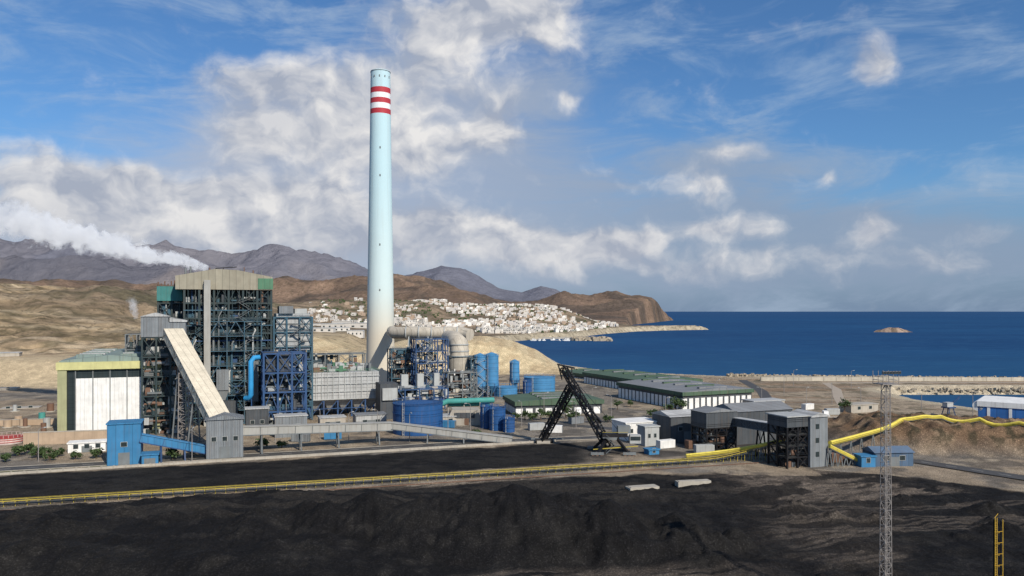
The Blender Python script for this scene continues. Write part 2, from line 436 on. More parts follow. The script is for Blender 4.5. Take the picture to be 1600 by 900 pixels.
ys=axis([(20,110,2.5,1),(110,200,.42,1),(200,310,1.0,1),(310,720,1.7,1.009)])
sheet('ground',xs,ys,height,colour,ground_mat('ground_earth_and_coal',1.0,1.6,0,None,3.2))
xs=axis([(-3800,-1300,18,1),(-1300,560,7,1),(560,1300,14,1)])
ys=axis([(720,2300,7,1),(2300,4900,13,1)])
sheet('hills',xs,ys,height,colour,ground_mat('dry_hillside',.9,.06,.09))
mp1=prof([(-600,385),(-200,380),(0,382),(40,376),(90,382),(130,386),(190,384),(250,382),(300,391),(345,400),(400,400),(440,396),(490,396),(540,404),(580,418),(612,430),(650,420),(690,416),(720,425),(750,441),(780,453),(815,459),(845,451),(865,454),(885,463),(915,463),(940,470),(980,486),(1100,500)],8500)
mp2=prof([(-600,412),(0,414),(60,406),(120,403),(180,408),(230,416),(300,423),(380,440),(470,452),(560,450),(620,455),(700,462),(800,470),(900,490),(1100,500)],5900)
def hm(x,y):
    rg=(fbm(x,y,420,5,209,True)-.55)
    a=mp1(x/y*8500)*np.exp(-((y-8500)/1500.)**2)*(.5+.62*fbm(x,y,1500,6,201,True)+.22*rg)
    b=mp2(x/y*5900)*np.exp(-((y-5900)/650.)**2)*(.45+.74*fbm(x,y,700,6,205,True)+.25*rg)
    return np.maximum(a,b)*1.05-12
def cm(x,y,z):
    n=fbm(x,y,500,5,211)
    c=np.ones(x.shape+(3,))*np.array((.2,.165,.145))
    c=mixa(c,(.31,.25,.2),ss(.45,.58,n)*.8)
    c=mixa(c,(.06,.06,.075),ss(.48,.58,fbm(x,y*.6,800,5,212))*.8)  # cloud shade on the slopes, painted in as dark patches
    c=mixa(c,(.13,.135,.17),ss(6600,7600,y)*.6)  # farther range turned bluish: aerial haze painted into its colour
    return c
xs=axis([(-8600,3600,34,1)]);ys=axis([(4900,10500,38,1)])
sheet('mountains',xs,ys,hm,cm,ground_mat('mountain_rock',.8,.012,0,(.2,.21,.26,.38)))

# sea
m,nt,b=nt_new('sea_water')
pos=nt.nodes.new('ShaderNodeNewGeometry').outputs['Position']
mpn=nt.nodes.new('ShaderNodeMapping');mpn.inputs['Scale'].default_value=(.35,1,1);nt.links.new(pos,mpn.inputs[0])
n1=noise(nt,mpn.outputs[0],.09,7,.65);n2=noise(nt,mpn.outputs[0],.006,4,.6);n3=noise(nt,mpn.outputs[0],.0009,4,.6)
spz=nt.nodes.new('ShaderNodeSeparateXYZ');nt.links.new(pos,spz.inputs[0])
c=mixc(nt,sstep(nt,.3,.75,n2),(.006,.042,.115),(.011,.064,.155))
c=mixc(nt,mth(nt,'MULTIPLY',sstep(nt,.4,.65,n3),.5),c,(.005,.033,.1))
c=mixc(nt,mth(nt,'MULTIPLY',sstep(nt,.5,.68,n1),.6),c,(.024,.09,.18))
c=mixc(nt,mth(nt,'MULTIPLY',mth(nt,'SUBTRACT',1.0,sstep(nt,500,1100,spz.outputs[1])),.4),c,(.02,.09,.17))
c=mixc(nt,mth(nt,'MULTIPLY',sstep(nt,2500,16000,spz.outputs[1]),.35),c,(.022,.06,.14))
bp=nt.nodes.new('ShaderNodeBump');bp.inputs['Strength'].default_value=.9;bp.inputs['Distance'].default_value=1.2
nt.links.new(n1,bp.inputs['Height'])
nt.nodes.remove(b)
df=nt.nodes.new('ShaderNodeBsdfDiffuse');gl=nt.nodes.new('ShaderNodeBsdfGlossy');gl.inputs['Roughness'].default_value=.35
nt.links.new(c,df.inputs[0]);nt.links.new(bp.outputs[0],df.inputs['Normal']);nt.links.new(bp.outputs[0],gl.inputs['Normal'])
gl.inputs[0].default_value=(.6,.75,1,1)
mx=nt.nodes.new('ShaderNodeMixShader');mx.inputs[0].default_value=.1
nt.links.new(df.outputs[0],mx.inputs[1]);nt.links.new(gl.outputs[0],mx.inputs[2])
nt.links.new(mx.outputs[0],nt.nodes['Material Output'].inputs[0])
mb=MB();mb.v=[(-40000,-2000,-4),(60000,-2000,-4),(60000,70000,-4),(-40000,70000,-4)];mb.face([0,1,2,3],m)
mb.build('sea',kind='structure')
def hi(x,y):
    r=np.hypot((x-892)/62,(y-1790)/26)
    return -8+ (1-ss(.3,1.15,r+(fbm(x,y,22,3,301)-.5)*.5))*(10+5*np.exp(-((x-885)/16)**2)+5*(fbm(x,y,12,3,302)-.5))
def ci(x,y,z):
    c=np.ones(x.shape+(3,))*np.array((.34,.25,.19));return mixa(c,(.16,.12,.09),ss(.45,.6,fbm(x,y,10,3,303)))
sheet('island',axis([(810,975,2,1)]),axis([(1745,1835,2,1)]),hi,ci,ground_mat('island_rock',.6,.2))
def hz(x,y): return float(height(np.array([x]),np.array([y]))[0])

# ------------------------------------------------------------ roads
M_asph=mat('asphalt',(.06,.058,.055),var=.3,scale=.2,dirt=.4,dcol=(.2,.16,.12))
M_proad=mat('dusty_road',(.38,.315,.24),var=.2,scale=.1,dirt=.3)
M_line=mat('road_marking',(.6,.6,.56),dirt=.4)
def strip(name,pts,w,mt,z=.04,marks=False,kerb=False):
    mb=MB();pts=[Vector((a,b2,0)) for a,b2 in pts]
    L=[];R=[]
    for i,p in enumerate(pts):
        d=(pts[min(i+1,len(pts)-1)]-pts[max(i-1,0)]).normalized();n=Vector((-d.y,d.x,0))
        L.append(p+n*w/2);R.append(p-n*w/2)
    for i in range(len(pts)-1):
        k=len(mb.v)
        mb.v+=[(R[i].x,R[i].y,z),(R[i+1].x,R[i+1].y,z),(L[i+1].x,L[i+1].y,z),(L[i].x,L[i].y,z)]
        mb.face([k,k+1,k+2,k+3],mt)
        if kerb:
            for A,B_ in ((L[i],L[i+1]),(R[i],R[i+1])): mb.beam((A.x,A.y,.06),(B_.x,B_.y,.06),.25,M_conc,.14)
        if marks:
            d=(pts[i+1]-pts[i]);ln=d.length;d.normalize();n=Vector((-d.y,d.x,0));t=1
            while t<ln-3:
                a=pts[i]+d*t;e=a+d*3;k=len(mb.v)
                mb.v+=[tuple(a-n*.08+Vector((0,0,z+.01))),tuple(e-n*.08+Vector((0,0,z+.01))),tuple(e+n*.08+Vector((0,0,z+.01))),tuple(a+n*.08+Vector((0,0,z+.01)))]
                mb.face([k,k+1,k+2,k+3],M_line);t+=7
    return mb.build(name,kind='structure')
def sl(X,S): return (X,S+.335*X)
strip('road',[sl(-260,268),sl(-140,267),sl(-60,266),sl(0,267),sl(40,262)],6.5,M_asph,marks=True,kerb=True)
strip('road',[(88,232),(104,232),(121,229),(137,207),(160,178),(200,140)],6.5,M_asph,z=.25,marks=True)
strip('road',[(60,300),(95,318),(130,326),(200,322),(320,310)],5,M_proad)
strip('road',[(150,344),(170,400),(186,440),(196,480),(240,484),(420,482)],5,M_proad,z=.05)
strip('road',[(118,330),(125,372),(140,430),(150,500)],6,M_asph,z=.06)
strip('road',[(-30,345),(10,310),(45,290),(62,300)],6,M_asph,z=.05)

# ------------------------------------------------------------ steel frame helper
def frame(mb,x0,y0,z0,nx,ny,nz,dx,dy,dz,mt,cw=.6,bw=.4,brace=.35,floor=.6,rnd=None,rail=True):
    R=rnd or random
    for i in range(nx+1):
        for j in range(ny+1):
            mb.box(x0+i*dx-cw/2,y0+j*dy-cw/2,z0,x0+i*dx+cw/2,y0+j*dy+cw/2,z0+nz*dz,mt)
    for k in range(1,nz+1):
        z=z0+k*dz
        for j in range(ny+1):
            mb.box(x0,y0+j*dy-bw/2-.01,z-bw,x0+nx*dx,y0+j*dy+bw/2+.01,z,mt)
        for i in range(nx+1):
            mb.box(x0+i*dx-bw/2-.02,y0,z-bw-.01,x0+i*dx+bw/2+.02,y0+ny*dy,z-.01,mt)
        for i in range(nx):
            for j in range(ny):
                if R.random()<floor: mb.box(x0+i*dx+.05,y0+j*dy+.05,z+.01,x0+(i+1)*dx-.05,y0+(j+1)*dy-.05,z+.08,M_grate)
        if rail:
            for hh in (.6,1.15):
                mb.beam((x0,y0-.35,z+hh),(x0+nx*dx,y0-.35,z+hh),.09,mt)
                mb.beam((x0+nx*dx+.35,y0,z+hh),(x0+nx*dx+.35,y0+ny*dy,z+hh),.09,mt)
                mb.beam((x0-.35,y0,z+hh),(x0-.35,y0+ny*dy,z+hh),.09,mt)
    for k in range(nz):
        for i in range(nx):
            if R.random()<brace:
                a=(x0+i*dx,y0-.05,z0+k*dz);b=(x0+(i+1)*dx,y0-.05,z0+(k+1)*dz)
                c=(x0+(i+1)*dx,y0-.05,z0+k*dz);d=(x0+i*dx,y0-.05,z0+(k+1)*dz)
                m2=((a[0]+b[0])/2,a[1],b[2])
                if R.random()<.5: mb.beam(a,m2,.28,mt);mb.beam(c,m2,.28,mt)
                else: mb.beam(a,b,.28,mt);mb.beam(c,d,.28,mt)
        for j in range(ny):
            if R.random()<brace:
                for xx in (x0-.05,x0+nx*dx+.05):
                    mb.beam((xx,y0+j*dy,z0+k*dz),(xx,y0+(j+1)*dy,z0+(k+1)*dz),.28,mt)
def stairs(mb,x,y,z0,z1,mt,w=5,step=3.2):
    z=z0;s=1
    while z<z1-.1:
        z2=min(z+step,z1)
        xa,xb=(x,x+w) if s>0 else (x+w,x)
        mb.beam((xa,y,z),(xb,y,z2),.9,mt,.12)
        mb.beam((xa,y-.5,z+1),(xb,y-.5,z2+1),.08,mt)
        mb.box(min(xb,xb+s)-.0,y-.8,z2-.05,max(xb,xb+s),y+.8,z2,mt)
        z=z2;s=-s
def clutter(mb,x0,x1,y0,y1,levels,n,mats,R,smax=4.5,tall=True):
    for _ in range(n):
        z=R.choice(levels);x=R.uniform(x0,x1);y=R.uniform(y0,y1)
        a=R.uniform(.8,smax);b=R.uniform(.8,smax*.7);h=R.uniform(.8,3.6)
        mt=R.choice(mats);k=R.random()
        if k<.5: mb.box(x,y,z+.1,min(x+a,x1+1),y+b,z+h,mt)
        elif k<.7: mb.sweep([(x,y,z+.1),(x,y,z+h)],a*.3,mt,10)
        elif k<.9 or not tall: mb.sweep([(x,y,z+h*.6),(min(x+a*2,x1+1),y,z+h*.6)],R.uniform(.2,.6),mt,8)
        else:
            r=R.uniform(.2,.45);hh=min(R.uniform(5,12),max(levels)+6-z)
            mb.sweep([(x,y,z),(x,y,z+hh),(x+.8,y,z+hh+.8),(x+a,y,z+hh+.8)],r,mt,8)

# ------------------------------------------------------------ turbine hall
def turbine_hall():
    Y0=272;w=Wd(90,250,Y0,PHI);h=zt(566,Y0);D=58
    T=thing('turbine_hall',(gx(90,Y0),Y0,0),PHI,'large hall with white panelled facade, olive pillars and teal-grey roof','industrial hall')
    mb=MB();mb.box(0,.6,0,w,D,h-1,M_olive);mb.build('wall',T)
    mb=MB();mb.box(2.8,.25,0,w-2.6,.62,h-3.2,M_glass);g=mb.build('window',T);g['label']='dark glazed curtain wall around the white panels'
    for a,b2 in ((0,2.9),(w-2.5,w)):
        mb=MB();mb.box(a,-.6,0,b2,2.3,h-2.8,M_olive);mb.build('pillar',T)
    mb=MB();mb.box(-.4,-1,h-2.8,w+.5,3,h-.1,M_yolive);mb.box(-.4,3.0,h-2.2,.6,D,h-.12,M_yolive);mb.box(w-.5,3.0,h-2.2,w+.5,D,h-.12,M_yolive);mb.build('fascia',T)
    n=4;px=5.6;pw=(w-11)/n
    for i in range(n):
        mb=MB();x=px+i*pw
        mb.box(x+.12,-.12,.5,x+pw-.12,.25,h-6,M_whitep)
        for k in range(1,4): mb.box(x+.12+k*pw/4-.04,-.15,.5,x+.12+k*pw/4+.02,-.1,h-6,M_lsteel)
        mb.build('wall_panel',T)
    for i in range(n+1):
        mb=MB();mb.box(px+i*pw-.18,-.2,0,px+i*pw+.14,.2,h-3.3,M_gsteel);mb.build('mullion',T)
    mb=MB();mb.prism([(.4,h-.1),(w-.4,h-.1),(w-.4,h+.4),(w/2,h+2.2),(.4,h+.4)],.5,D-.5,M_roofteal);mb.build('roof',T)
    for i in range(7):
        y=5+i*7.4
        for sx in (0,1):
            mb=MB();x=5 if sx==0 else w/2+3
            zz=h+1.05
            mb.box(x,y,zz-.2,x+w/2-8,y+2.2,zz+1.3,M_greyl if i%2 else M_roofteal)
            mb.build('roof_light',T)
    for i in range(5):
        mb=MB();mb.sweep([(w-4-i*1.5,12+i*6,h+.5),(w-4-i*1.5,12+i*6,h+3.6)],.8,M_lsteel,10);mb.build('roof_vent',T)
turbine_hall()

# ------------------------------------------------------------ boiler house
def boiler():
    R=random.Random(3)
    Y0=300;w=Wd(288,424,Y0,PHI);T=thing('boiler_house',(gx(288,Y0),Y0,0),PHI,'tall dark open steel boiler house with grey-beige low pitched roof','power station building')
    D=34;dz=6.05;nz=9;top=nz*dz
    mb=MB();frame(mb,0,0,0,6,4,nz,w/6,D/4,dz,M_dsteel,.8,.6,.75,.9,R)
    frame(mb,w*.28,-3,0,3,1,7,w*.2,3,dz*.97,M_tsteel,.35,.3,.6,.5,R)
    stairs(mb,w*.62,-1.2,0,50,M_gsteel,4.5,3.02)
    stairs(mb,w*.12,-1.2,6,40,M_tsteel,4,3.02)
    for k in range(1,9):
        mb.box(-.3,-.55,k*dz-3.3,w+.3,-.3,k*dz-2.9,M_tsteel if k%3 else M_bsteel)
    for i in range(12): mb.box(w*(i+.5)/12-.12,-.5,0,w*(i+.5)/12+.12,-.3,top,M_dsteel)
    mb.build('steel_frame',T)
    mb=MB();mb.box(1,7,3,w-1,D-3,top-1,M_greyd)
    mb.box(w*.3,3.5,32,w*.8,7.1,top-2,M_dsteel);mb.box(w*.55,3,18,w-3,6.9,29,M_greyd);mb.box(w*.05,3,8,w*.3,6.9,30,M_gsteel);mb.build('boiler_casing',T)
    mb=MB();lv=[dz*k for k in range(0,9)]+[dz*k+3 for k in range(0,8)]
    clutter(mb,.5,w-3,.4,6,lv,700,[M_gsteel,M_gsteel,M_dsteel,M_dsteel,M_dsteel,M_tsteel,M_tsteel,M_greyd,M_bsteel,M_lsteel,M_lsteel,M_rust],R,3.2)
    mb.build('equipment',T)
    for k in range(16):
        mb=MB();x=R.uniform(1,w-4);z=R.uniform(3,20);l=R.uniform(8,24)
        mb.sweep([(x,-.9,z),(x,-.9,z+l),(x+1,-.4,z+l+2),(x+R.uniform(-1,3),1,z+l+3)],R.uniform(.2,.45),R.choice([M_lsteel,M_gsteel,M_tsteel]),8)
        mb.build('pipe',T)
    z0=zt(452,Y0);z1=zt(431,Y0);z2=zt(419.5,Y0)
    mb=MB();mb.prism([(-3.2,z0),(w+.4,z0),(w+.4,z1),(w*.6,z2-.3),(w*.34,z2),(-3.2,z1)],-.8,D+.5,M_khaki);mb.build('roof',T)
    mb=MB();mb.box(w*.84,-1,z0+.3,w+.6,8,z1-.6,M_green);mb.build('cladding_panel',T,label='bright green cladding panel')
    for i in range(9):
        mb=MB();x=R.uniform(0,w-2);y=R.uniform(2,20);mb.sweep([(x,y,z1-1),(x,y,z2+R.uniform(.3,1.6))],R.uniform(.15,.4),M_rust if i%2 else M_gsteel,8);mb.build('roof_vent',T)
    mb=MB();mb.beam((w*.44-3,1,z2+.3),(w*.44+5,1,z2+1.0),.35,M_black);mb.beam((w*.44,1,z2-.5),(w*.44,1,z2+.8),.3,M_black);mb.build('roof_hoist',T)
    mb=MB();mb.box(w*.22,-3.4,0,w*.22+2.4,-.85,zt(437,Y0-3),M_gbeige);mb.build('lift_shaft',T)
    sx=-10
    mb=MB();frame(mb,sx,10,0,2,3,9,5,7,dz,M_dsteel,.7,.5,.5,.8,R);mb.build('steel_frame',T)
    mb=MB();mb.box(sx-.4,9,top-5.4,-1,31,top+.4,M_teal);mb.build('cladding_panel',T,label='teal cladding panels')
    mb=MB();mb.box(sx+.5,12,4,-.5,30,top-6,M_greyd);mb.build('boiler_casing',T)
    mb=MB();clutter(mb,sx,-1,10,11.5,lv,110,[M_gsteel,M_dsteel,M_dsteel,M_tsteel,M_lsteel],R,3)
    for i in range(8): mb.sweep([(sx+i*1.2,11,top),(sx+i*1.2,11,top+R.uniform(1,3))],.25,M_rust,8)
    mb.build('equipment',T)
    mb=MB();mb.box(w*.36,-5,14,w*.5,-.6,22,M_greyc);mb.prism([(w*.36,14),(w*.5,14),(w*.46,10),(w*.4,10)],-4.5,-.5,M_gsteel);mb.build('duct',T)
    mb=MB();mb.box(w*.34,-6,3,w*.6,-.8,9.8,M_greyd);mb.build('duct',T)
    mb=MB();mb.box(w*.72,-4,9,w*.84,-.8,25,M_gsteel);mb.build('duct',T)
boiler()

def bunker():
    R=random.Random(5);Y0=278
    w=Wd(222,288,Y0,PHI)
    T=thing('conveyor_head_house',(gx(222,Y0),Y0,0),PHI,'grey clad head house on a tall steel frame','industrial tower')
    mb=MB();frame(mb,0,0,0,3,2,5,w/3,6,7.1,M_dsteel,.6,.45,.6,.6,R);mb.build('steel_frame',T)
    mb=MB();mb.box(-.4,-.5,35.6,w*.62,12.4,43,M_greyc);mb.box(w*.62,-.49,35.6,w+.5,12.39,41,M_greyc);mb.build('cladding',T)
    mb=MB();mb.prism([(-.8,43),(w*.62+.4,43),(w*.3,44.4)],-.9,12.8,M_greyl);mb.prism([(w*.62+.4,41),(w+.9,41),(w+.9,41.5),(w*.62+.4,42.6)],-.9,12.8,M_greyl);mb.build('roof',T)
    mb=MB();mb.box(1,4,2,w-1,11,34,M_greyd);clutter(mb,0,w-2,0,3,[0,3.5,7.1,10.5,14.2,18,21.3,25,28.4],130,[M_gsteel,M_dsteel,M_dsteel,M_rust,M_lsteel],R,3.2,False);mb.build('equipment',T)
    T=thing('service_structure',(gx(196,300),300,0),PHI,'small steel platform block with vents and tanks','industrial structure')
    mb=MB();frame(mb,0,0,0,3,2,6,4,5,6,M_gsteel,.45,.35,.5,.6,R);mb.build('steel_frame',T)
    mb=MB();clutter(mb,0,10,0,6,[12,18,24,30],80,[M_gsteel,M_lsteel,M_rust,M_dsteel],R,3,False);mb.build('equipment',T)
bunker()
def gallery(name,p,q,w,h,mtw,mtr,label,legs=(),legm=None,trussm=None,cat='conveyor gallery',ribs=False):
    p=Vector(p);q=Vector(q);T=thing(name,(p.x,p.y,0),0,label,cat);o=Vector((p.x,p.y,0))
    a=p-o;b=q-o
    mb=MB();mb.beam(a,b,w,mtw,h);mb.build('wall',T)
    d=(b-a).normalized();side=d.cross(Vector((0,0,1))).normalized();up=side.cross(d)
    mb=MB();mb.beam(a+up*(h/2+.1),b+up*(h/2+.1),w+.5,mtr,.2);mb.build('roof',T)
    L=(b-a).length
    if ribs:
        mb=MB();n=int(L/5)
        for sgn in (-1,1):
            o2=side*sgn*(w/2+.08)
            mb.beam(a+o2-up*h/2,b+o2-up*h/2,.25,ribs)
            for i in range(n+1):
                s0=a+(b-a)*(i/n)+o2;mb.beam(s0-up*h/2,s0+up*h/2,.14,ribs)
        mb.beam(a+side*(w/2+.08)-up*h/2,a-side*(w/2+.08)-up*h/2,.2,ribs)
        mb.build('frame_rib',T)
    if trussm:
        mb=MB();n=max(2,int(L/3.5))
        for sgn in (-1,1):
            o2=side*sgn*(w/2+.12)
            for i in range(n):
                s0=a+(b-a)*(i/n)+o2;s1=a+(b-a)*((i+1)/n)+o2
                u0=up*(h/2)
                mb.beam(s0+u0,s1-u0 if i%2 else s0-u0,.11,trussm)
                if i%2==0: mb.beam(s0-u0,s1+u0,.11,trussm)
            mb.beam(a+o2-up*h/2,b+o2-up*h/2,.22,trussm);mb.beam(a+o2+up*h/2,b+o2+up*h/2,.2,trussm)
        mb.beam(a+side*(w/2+.1)-up*h/2,a-side*(w/2+.1)-up*h/2,.2,trussm)
        mb.build('truss',T)
    for t in legs:
        c=a+(b-a)*t;mb=MB();zt_=c.z-h/2
        for sgn in (-1,1):
            mb.beam((c.x+side.x*sgn*w*.75,c.y+side.y*sgn*w*.75,0),(c.x+side.x*sgn*w*.4,c.y+side.y*sgn*w*.4,zt_),.4,legm)
        nb=max(1,int(zt_/5))
        for i in range(nb):
            z0=zt_*i/nb;z1=zt_*(i+1)/nb
            mb.beam((c.x-side.x*w*.6,c.y-side.y*w*.6,z0),(c.x+side.x*w*.5,c.y+side.y*w*.5,z1),.2,legm)
            mb.beam((c.x+side.x*w*.6,c.y+side.y*w*.6,z0),(c.x-side.x*w*.5,c.y-side.y*w*.5,z1),.2,legm)
        mb.build('support_leg',T)
    return T
gallery('conveyor_gallery',(gx(270,277),277,zt(520,277)),(gx(348,238),238,zt(668,238)),6.2,3.2,M_cream,M_cream,'steep inclined conveyor gallery with cream roof',(.3,.62),M_gsteel,M_gsteel)
mb=MB();mb.lattice((gx(290,262),262,0),(gx(290,262),262,24),3.6,3.2,M_galv,12,.16)
mb.build('lattice_support_tower',label='square lattice steel tower holding the inclined gallery',cat='steel tower')

def shed(name,px0,px1,py,Y0,D,mw,mr,label,cat,gable=.0,yaw=PHI,wins=0,door=0,z0=0,pitch_x=False,hh=None):
    w=Wd(px0,px1,Y0,yaw);h=hh or zt(py,Y0)
    T=thing(name,(gx(px0,Y0),Y0,z0),yaw,label,cat)
    mb=MB();mb.box(0,0,0,w,D,h-z0,mw);mb.build('wall',T)
    h-=z0
    mb=MB()
    if gable:
        if pitch_x: mb.prism([(-.4,h),(w+.4,h),(w/2,h+gable)],-.4,D+.4,mr)
        else:
            k=len(mb.v)
            mb.v+=[(-.4,-.4,h),(w+.4,-.4,h),(w+.4,D+.4,h),(-.4,D+.4,h),(-.4,D/2,h+gable),(w+.4,D/2,h+gable)]
            for f in ((0,1,5,4),(2,3,4,5),(0,4,3),(1,2,5),(3,2,1,0)): mb.face([k+i for i in f],mr)
    else: mb.box(-.3,-.3,h,w+.3,D+.3,h+.35,mr)
    mb.build('roof',T)
    for i in range(wins):
        mb=MB();x=w*(i+.7)/(wins+.4);ww=min(1.6,w/(wins+1)*.5)
        mb.box(x-ww/2-.1,-.1,h*.45-.1,x+ww/2+.1,-.02,h*.45+1.4,M_lsteel);mb.box(x-ww/2,-.14,h*.45,x+ww/2,-.08,h*.45+1.3,M_glass);mb.build('window',T)
    for i in range(door):
        mb=MB();x=w*(i+.5)/door;mb.box(x-1.5,-.12,0,x+1.5,-.02,min(3.6,h*.7),M_gsteel);mb.build('door',T)
    return T,w,h
shed('transfer_house',322,380,657,233,9,M_greyc,M_greyc,'grey corrugated transfer house with low gabled roof','industrial building',gable=1.4,pitch_x=True,wins=3,door=1)
shed('conveyor_drive_tower',167,220,664,223,8,M_blue,M_blue,'bright blue clad drive tower with small window','industrial building',wins=1,door=1)
shed('annex_shed',221,247,712,223,5,M_blue,M_blue,'small blue annex shed beside the blue tower','shed',door=1)
gallery('conveyor_gallery',(gx(219,227),227,zt(684,227)),(gx(324,236),236,zt(703,236)),2.4,2.2,M_blue,M_tankl,'sloping blue conveyor gallery on steel legs',(.3,.65),M_bsteel,None,ribs=M_bsteel)
gallery('conveyor_gallery',(gx(378,241),241,zt(673,241)),(gx(612,262),262,zt(666,262)),2.8,2.5,M_gbeige,M_gbeige,'long level plain grey-beige conveyor gallery on trestles',(.12,.37,.62,.9),M_gsteel,None,ribs=M_gsteel)
gallery('conveyor_gallery',(gx(612,262),262,zt(665,262)),(gx(800,263),263,zt(688,263)),2.8,2.0,M_gbeige,M_gbeige,'sloping plain grey-beige conveyor gallery coming down to ground',(.3,.6),M_gsteel,None,ribs=M_gsteel)

# ------------------------------------------------------------ process block right of boiler
def process():
    R=random.Random(11);Y0=312
    w=Wd(428,488,Y0,PHI)
    T=thing('filter_tower',(gx(428,Y0),Y0,0),PHI,'grey and dark blue steel tower with clad filter boxes','industrial tower')
    mb=MB();frame(mb,0,0,0,3,3,7,w/3,6,6.1,M_tsteel,.6,.45,.6,.6,R);stairs(mb,w*.5,-1,0,40,M_gsteel,4,3);mb.build('steel_frame',T)
    mb=MB();mb.box(1,.8,29,w-1,17,44,M_greyl)
    for k in range(6): mb.box(.6,.5,30+k*2.4,w-.6,.8,30.4+k*2.4,M_gsteel)
    mb.box(2,-.5,44,w*.5,9,47,M_greyc);mb.box(w*.55,1,44,w-2,9,46,M_lsteel)
    mb.prism([(2,29),(w-2,29),(w*.6,22),(w*.4,22)],2,14,M_gsteel);mb.build('cladding',T)
    mb=MB();mb.box(1,7,2,w-1,16,22,M_greyd);clutter(mb,0,w-1,-.5,6,[0,3,6.1,9,12.2,15,18.3,24.4],150,[M_gsteel,M_lsteel,M_bsteel,M_tsteel,M_dsteel],R,3.4);mb.build('equipment',T)
    Y0=288;w=Wd(412,478,Y0,PHI)
    T=thing('steel_trestle',(gx(412,Y0),Y0,0),PHI,'deep blue braced steel trestle with ducts','steel structure')
    mb=MB();frame(mb,0,0,0,3,2,4,w/3,6,7.3,M_bsteel,.7,.6,.95,.3,R);mb.build('steel_frame',T)
    mb=MB();mb.box(1,7,0,w-1,11.5,20,M_greyd);clutter(mb,0,w-2,1,6,[0,3.5,7.3,11,14.6,18,21.9],70,[M_gsteel,M_greyd,M_tsteel,M_lsteel],R,3.4);mb.box(1,2,22,w*.6,9,29,M_greyd);mb.build('equipment',T)
    mb=MB();x=gx(392,286);mb.sweep([(x+2.2,289,zt(559,286)),(x+.6,287.4,zt(559.5,286)),(x,286,zt(565,286)),(x,286,zt(600,286)),(x,286,zt(617,286)),(x-.7,286.4,zt(622,286)),(x-2.6,287.5,zt(623,286))],.95,M_bpipe,14)
    mb.beam((x,286.8,0),(x,286.8,zt(620,286)),.3,M_bsteel)
    mb.build('cooling_pipe',label='bright azure vertical pipe with bent ends',cat='pipe')
    Y0=322;w=Wd(484,592,Y0,PHI)
    T=thing('dust_precipitator',(gx(484,Y0),Y0,0),PHI,'light grey ribbed precipitator casing on legs with hoppers','industrial equipment')
    z1=zt(583,Y0);z0=zt(626,Y0)
    mb=MB();mb.box(0,0,z0,w,24,z1,M_greyl)
    for i in range(int(w/2.4)): mb.box(i*2.4,-.35,z0,i*2.4+.3,-.01,z1,M_lsteel)
    for k in range(4): mb.box(-.2,-.5,z0+k*3.2,w+.2,-.36,z0+k*3.2+.35,M_lsteel)
    mb.build('casing',T)
    n=5;pw=w/n
    for i in range(n):
        x=i*pw
        for yy in (1,13):
            mb=MB();b=len(mb.v);mb.v+=[(x+.1,yy,z0),(x+pw-.1,yy,z0),(x+pw-.1,yy+10,z0),(x+.1,yy+10,z0),(x+pw*.4,yy+4,z0-5),(x+pw*.6,yy+4,z0-5),(x+pw*.6,yy+6,z0-5),(x+pw*.4,yy+6,z0-5)]
            for f in ((0,1,5,4),(1,2,6,5),(2,3,7,6),(3,0,4,7),(4,5,6,7)): mb.face([b+q for q in f],M_greyl)
            mb.build('hopper',T)
    mb=MB()
    for i in range(n+1):
        for yy in (.4,12,23): mb.box(i*pw-.3,yy-.3,0,i*pw+.3,yy+.3,z0,M_bsteel)
        if i<n: mb.beam((i*pw,.3,0),(i*pw+pw,.3,z0),.25,M_bsteel);mb.beam((i*pw,-.1,z0*.5),(i*pw+pw,-.1,z0*.5),.3,M_bsteel)
    mb.build('support_leg',T)
    mb=MB();clutter(mb,0,w-3,1,20,[z1],60,[M_gsteel,M_rust,M_lsteel,M_green,M_lsteel],R,3,False)
    for yy in (0,8,16,23.5):
        for hh in (.6,1.2): mb.beam((0,yy,z1+hh),(w,yy,z1+hh),.1,M_green)
        for i in range(12): mb.beam((i*w/11,yy,z1),(i*w/11,yy,z1+1.2),.1,M_green)
    mb.build('roof_equipment',T)
    Y0=318;w=Wd(594,622,Y0,PHI);T=thing('fan_house',(gx(594,Y0),Y0,0),PHI,'grey fan house with rounded duct casing','industrial equipment')
    mb=MB();mb.box(0,0,0,w,10,zt(600,Y0),M_greyd);mb.box(.8,-1,8,w-.5,0,13,M_lsteel);mb.build('casing',T)
    for i,(px,Y,r) in enumerate([(640,352,4.0),(664,356,3.8),(688,360,3.2)]):
        T=thing('exhaust_fan',(gx(px,Y),Y,0),PHI,'grey round induced draught fan with outlet duct','industrial fan','exhaust fans beside the stack')
        mb=MB();mb.sweep([(0,-1.5,7),(0,2.5,7)],r,M_lsteel,24);mb.sweep([(0,-2.2,7),(0,-1.5,7)],r*.5,M_gsteel,16);mb.build('casing',T)
        mb=MB();mb.box(-r,-1,7,-r*.2,2,16,M_lsteel);mb.build('outlet_duct',T)
        mb=MB();mb.box(-r*.8,-1.2,0,r*.8,2.2,7-r*.7,M_conc);mb.build('plinth',T)
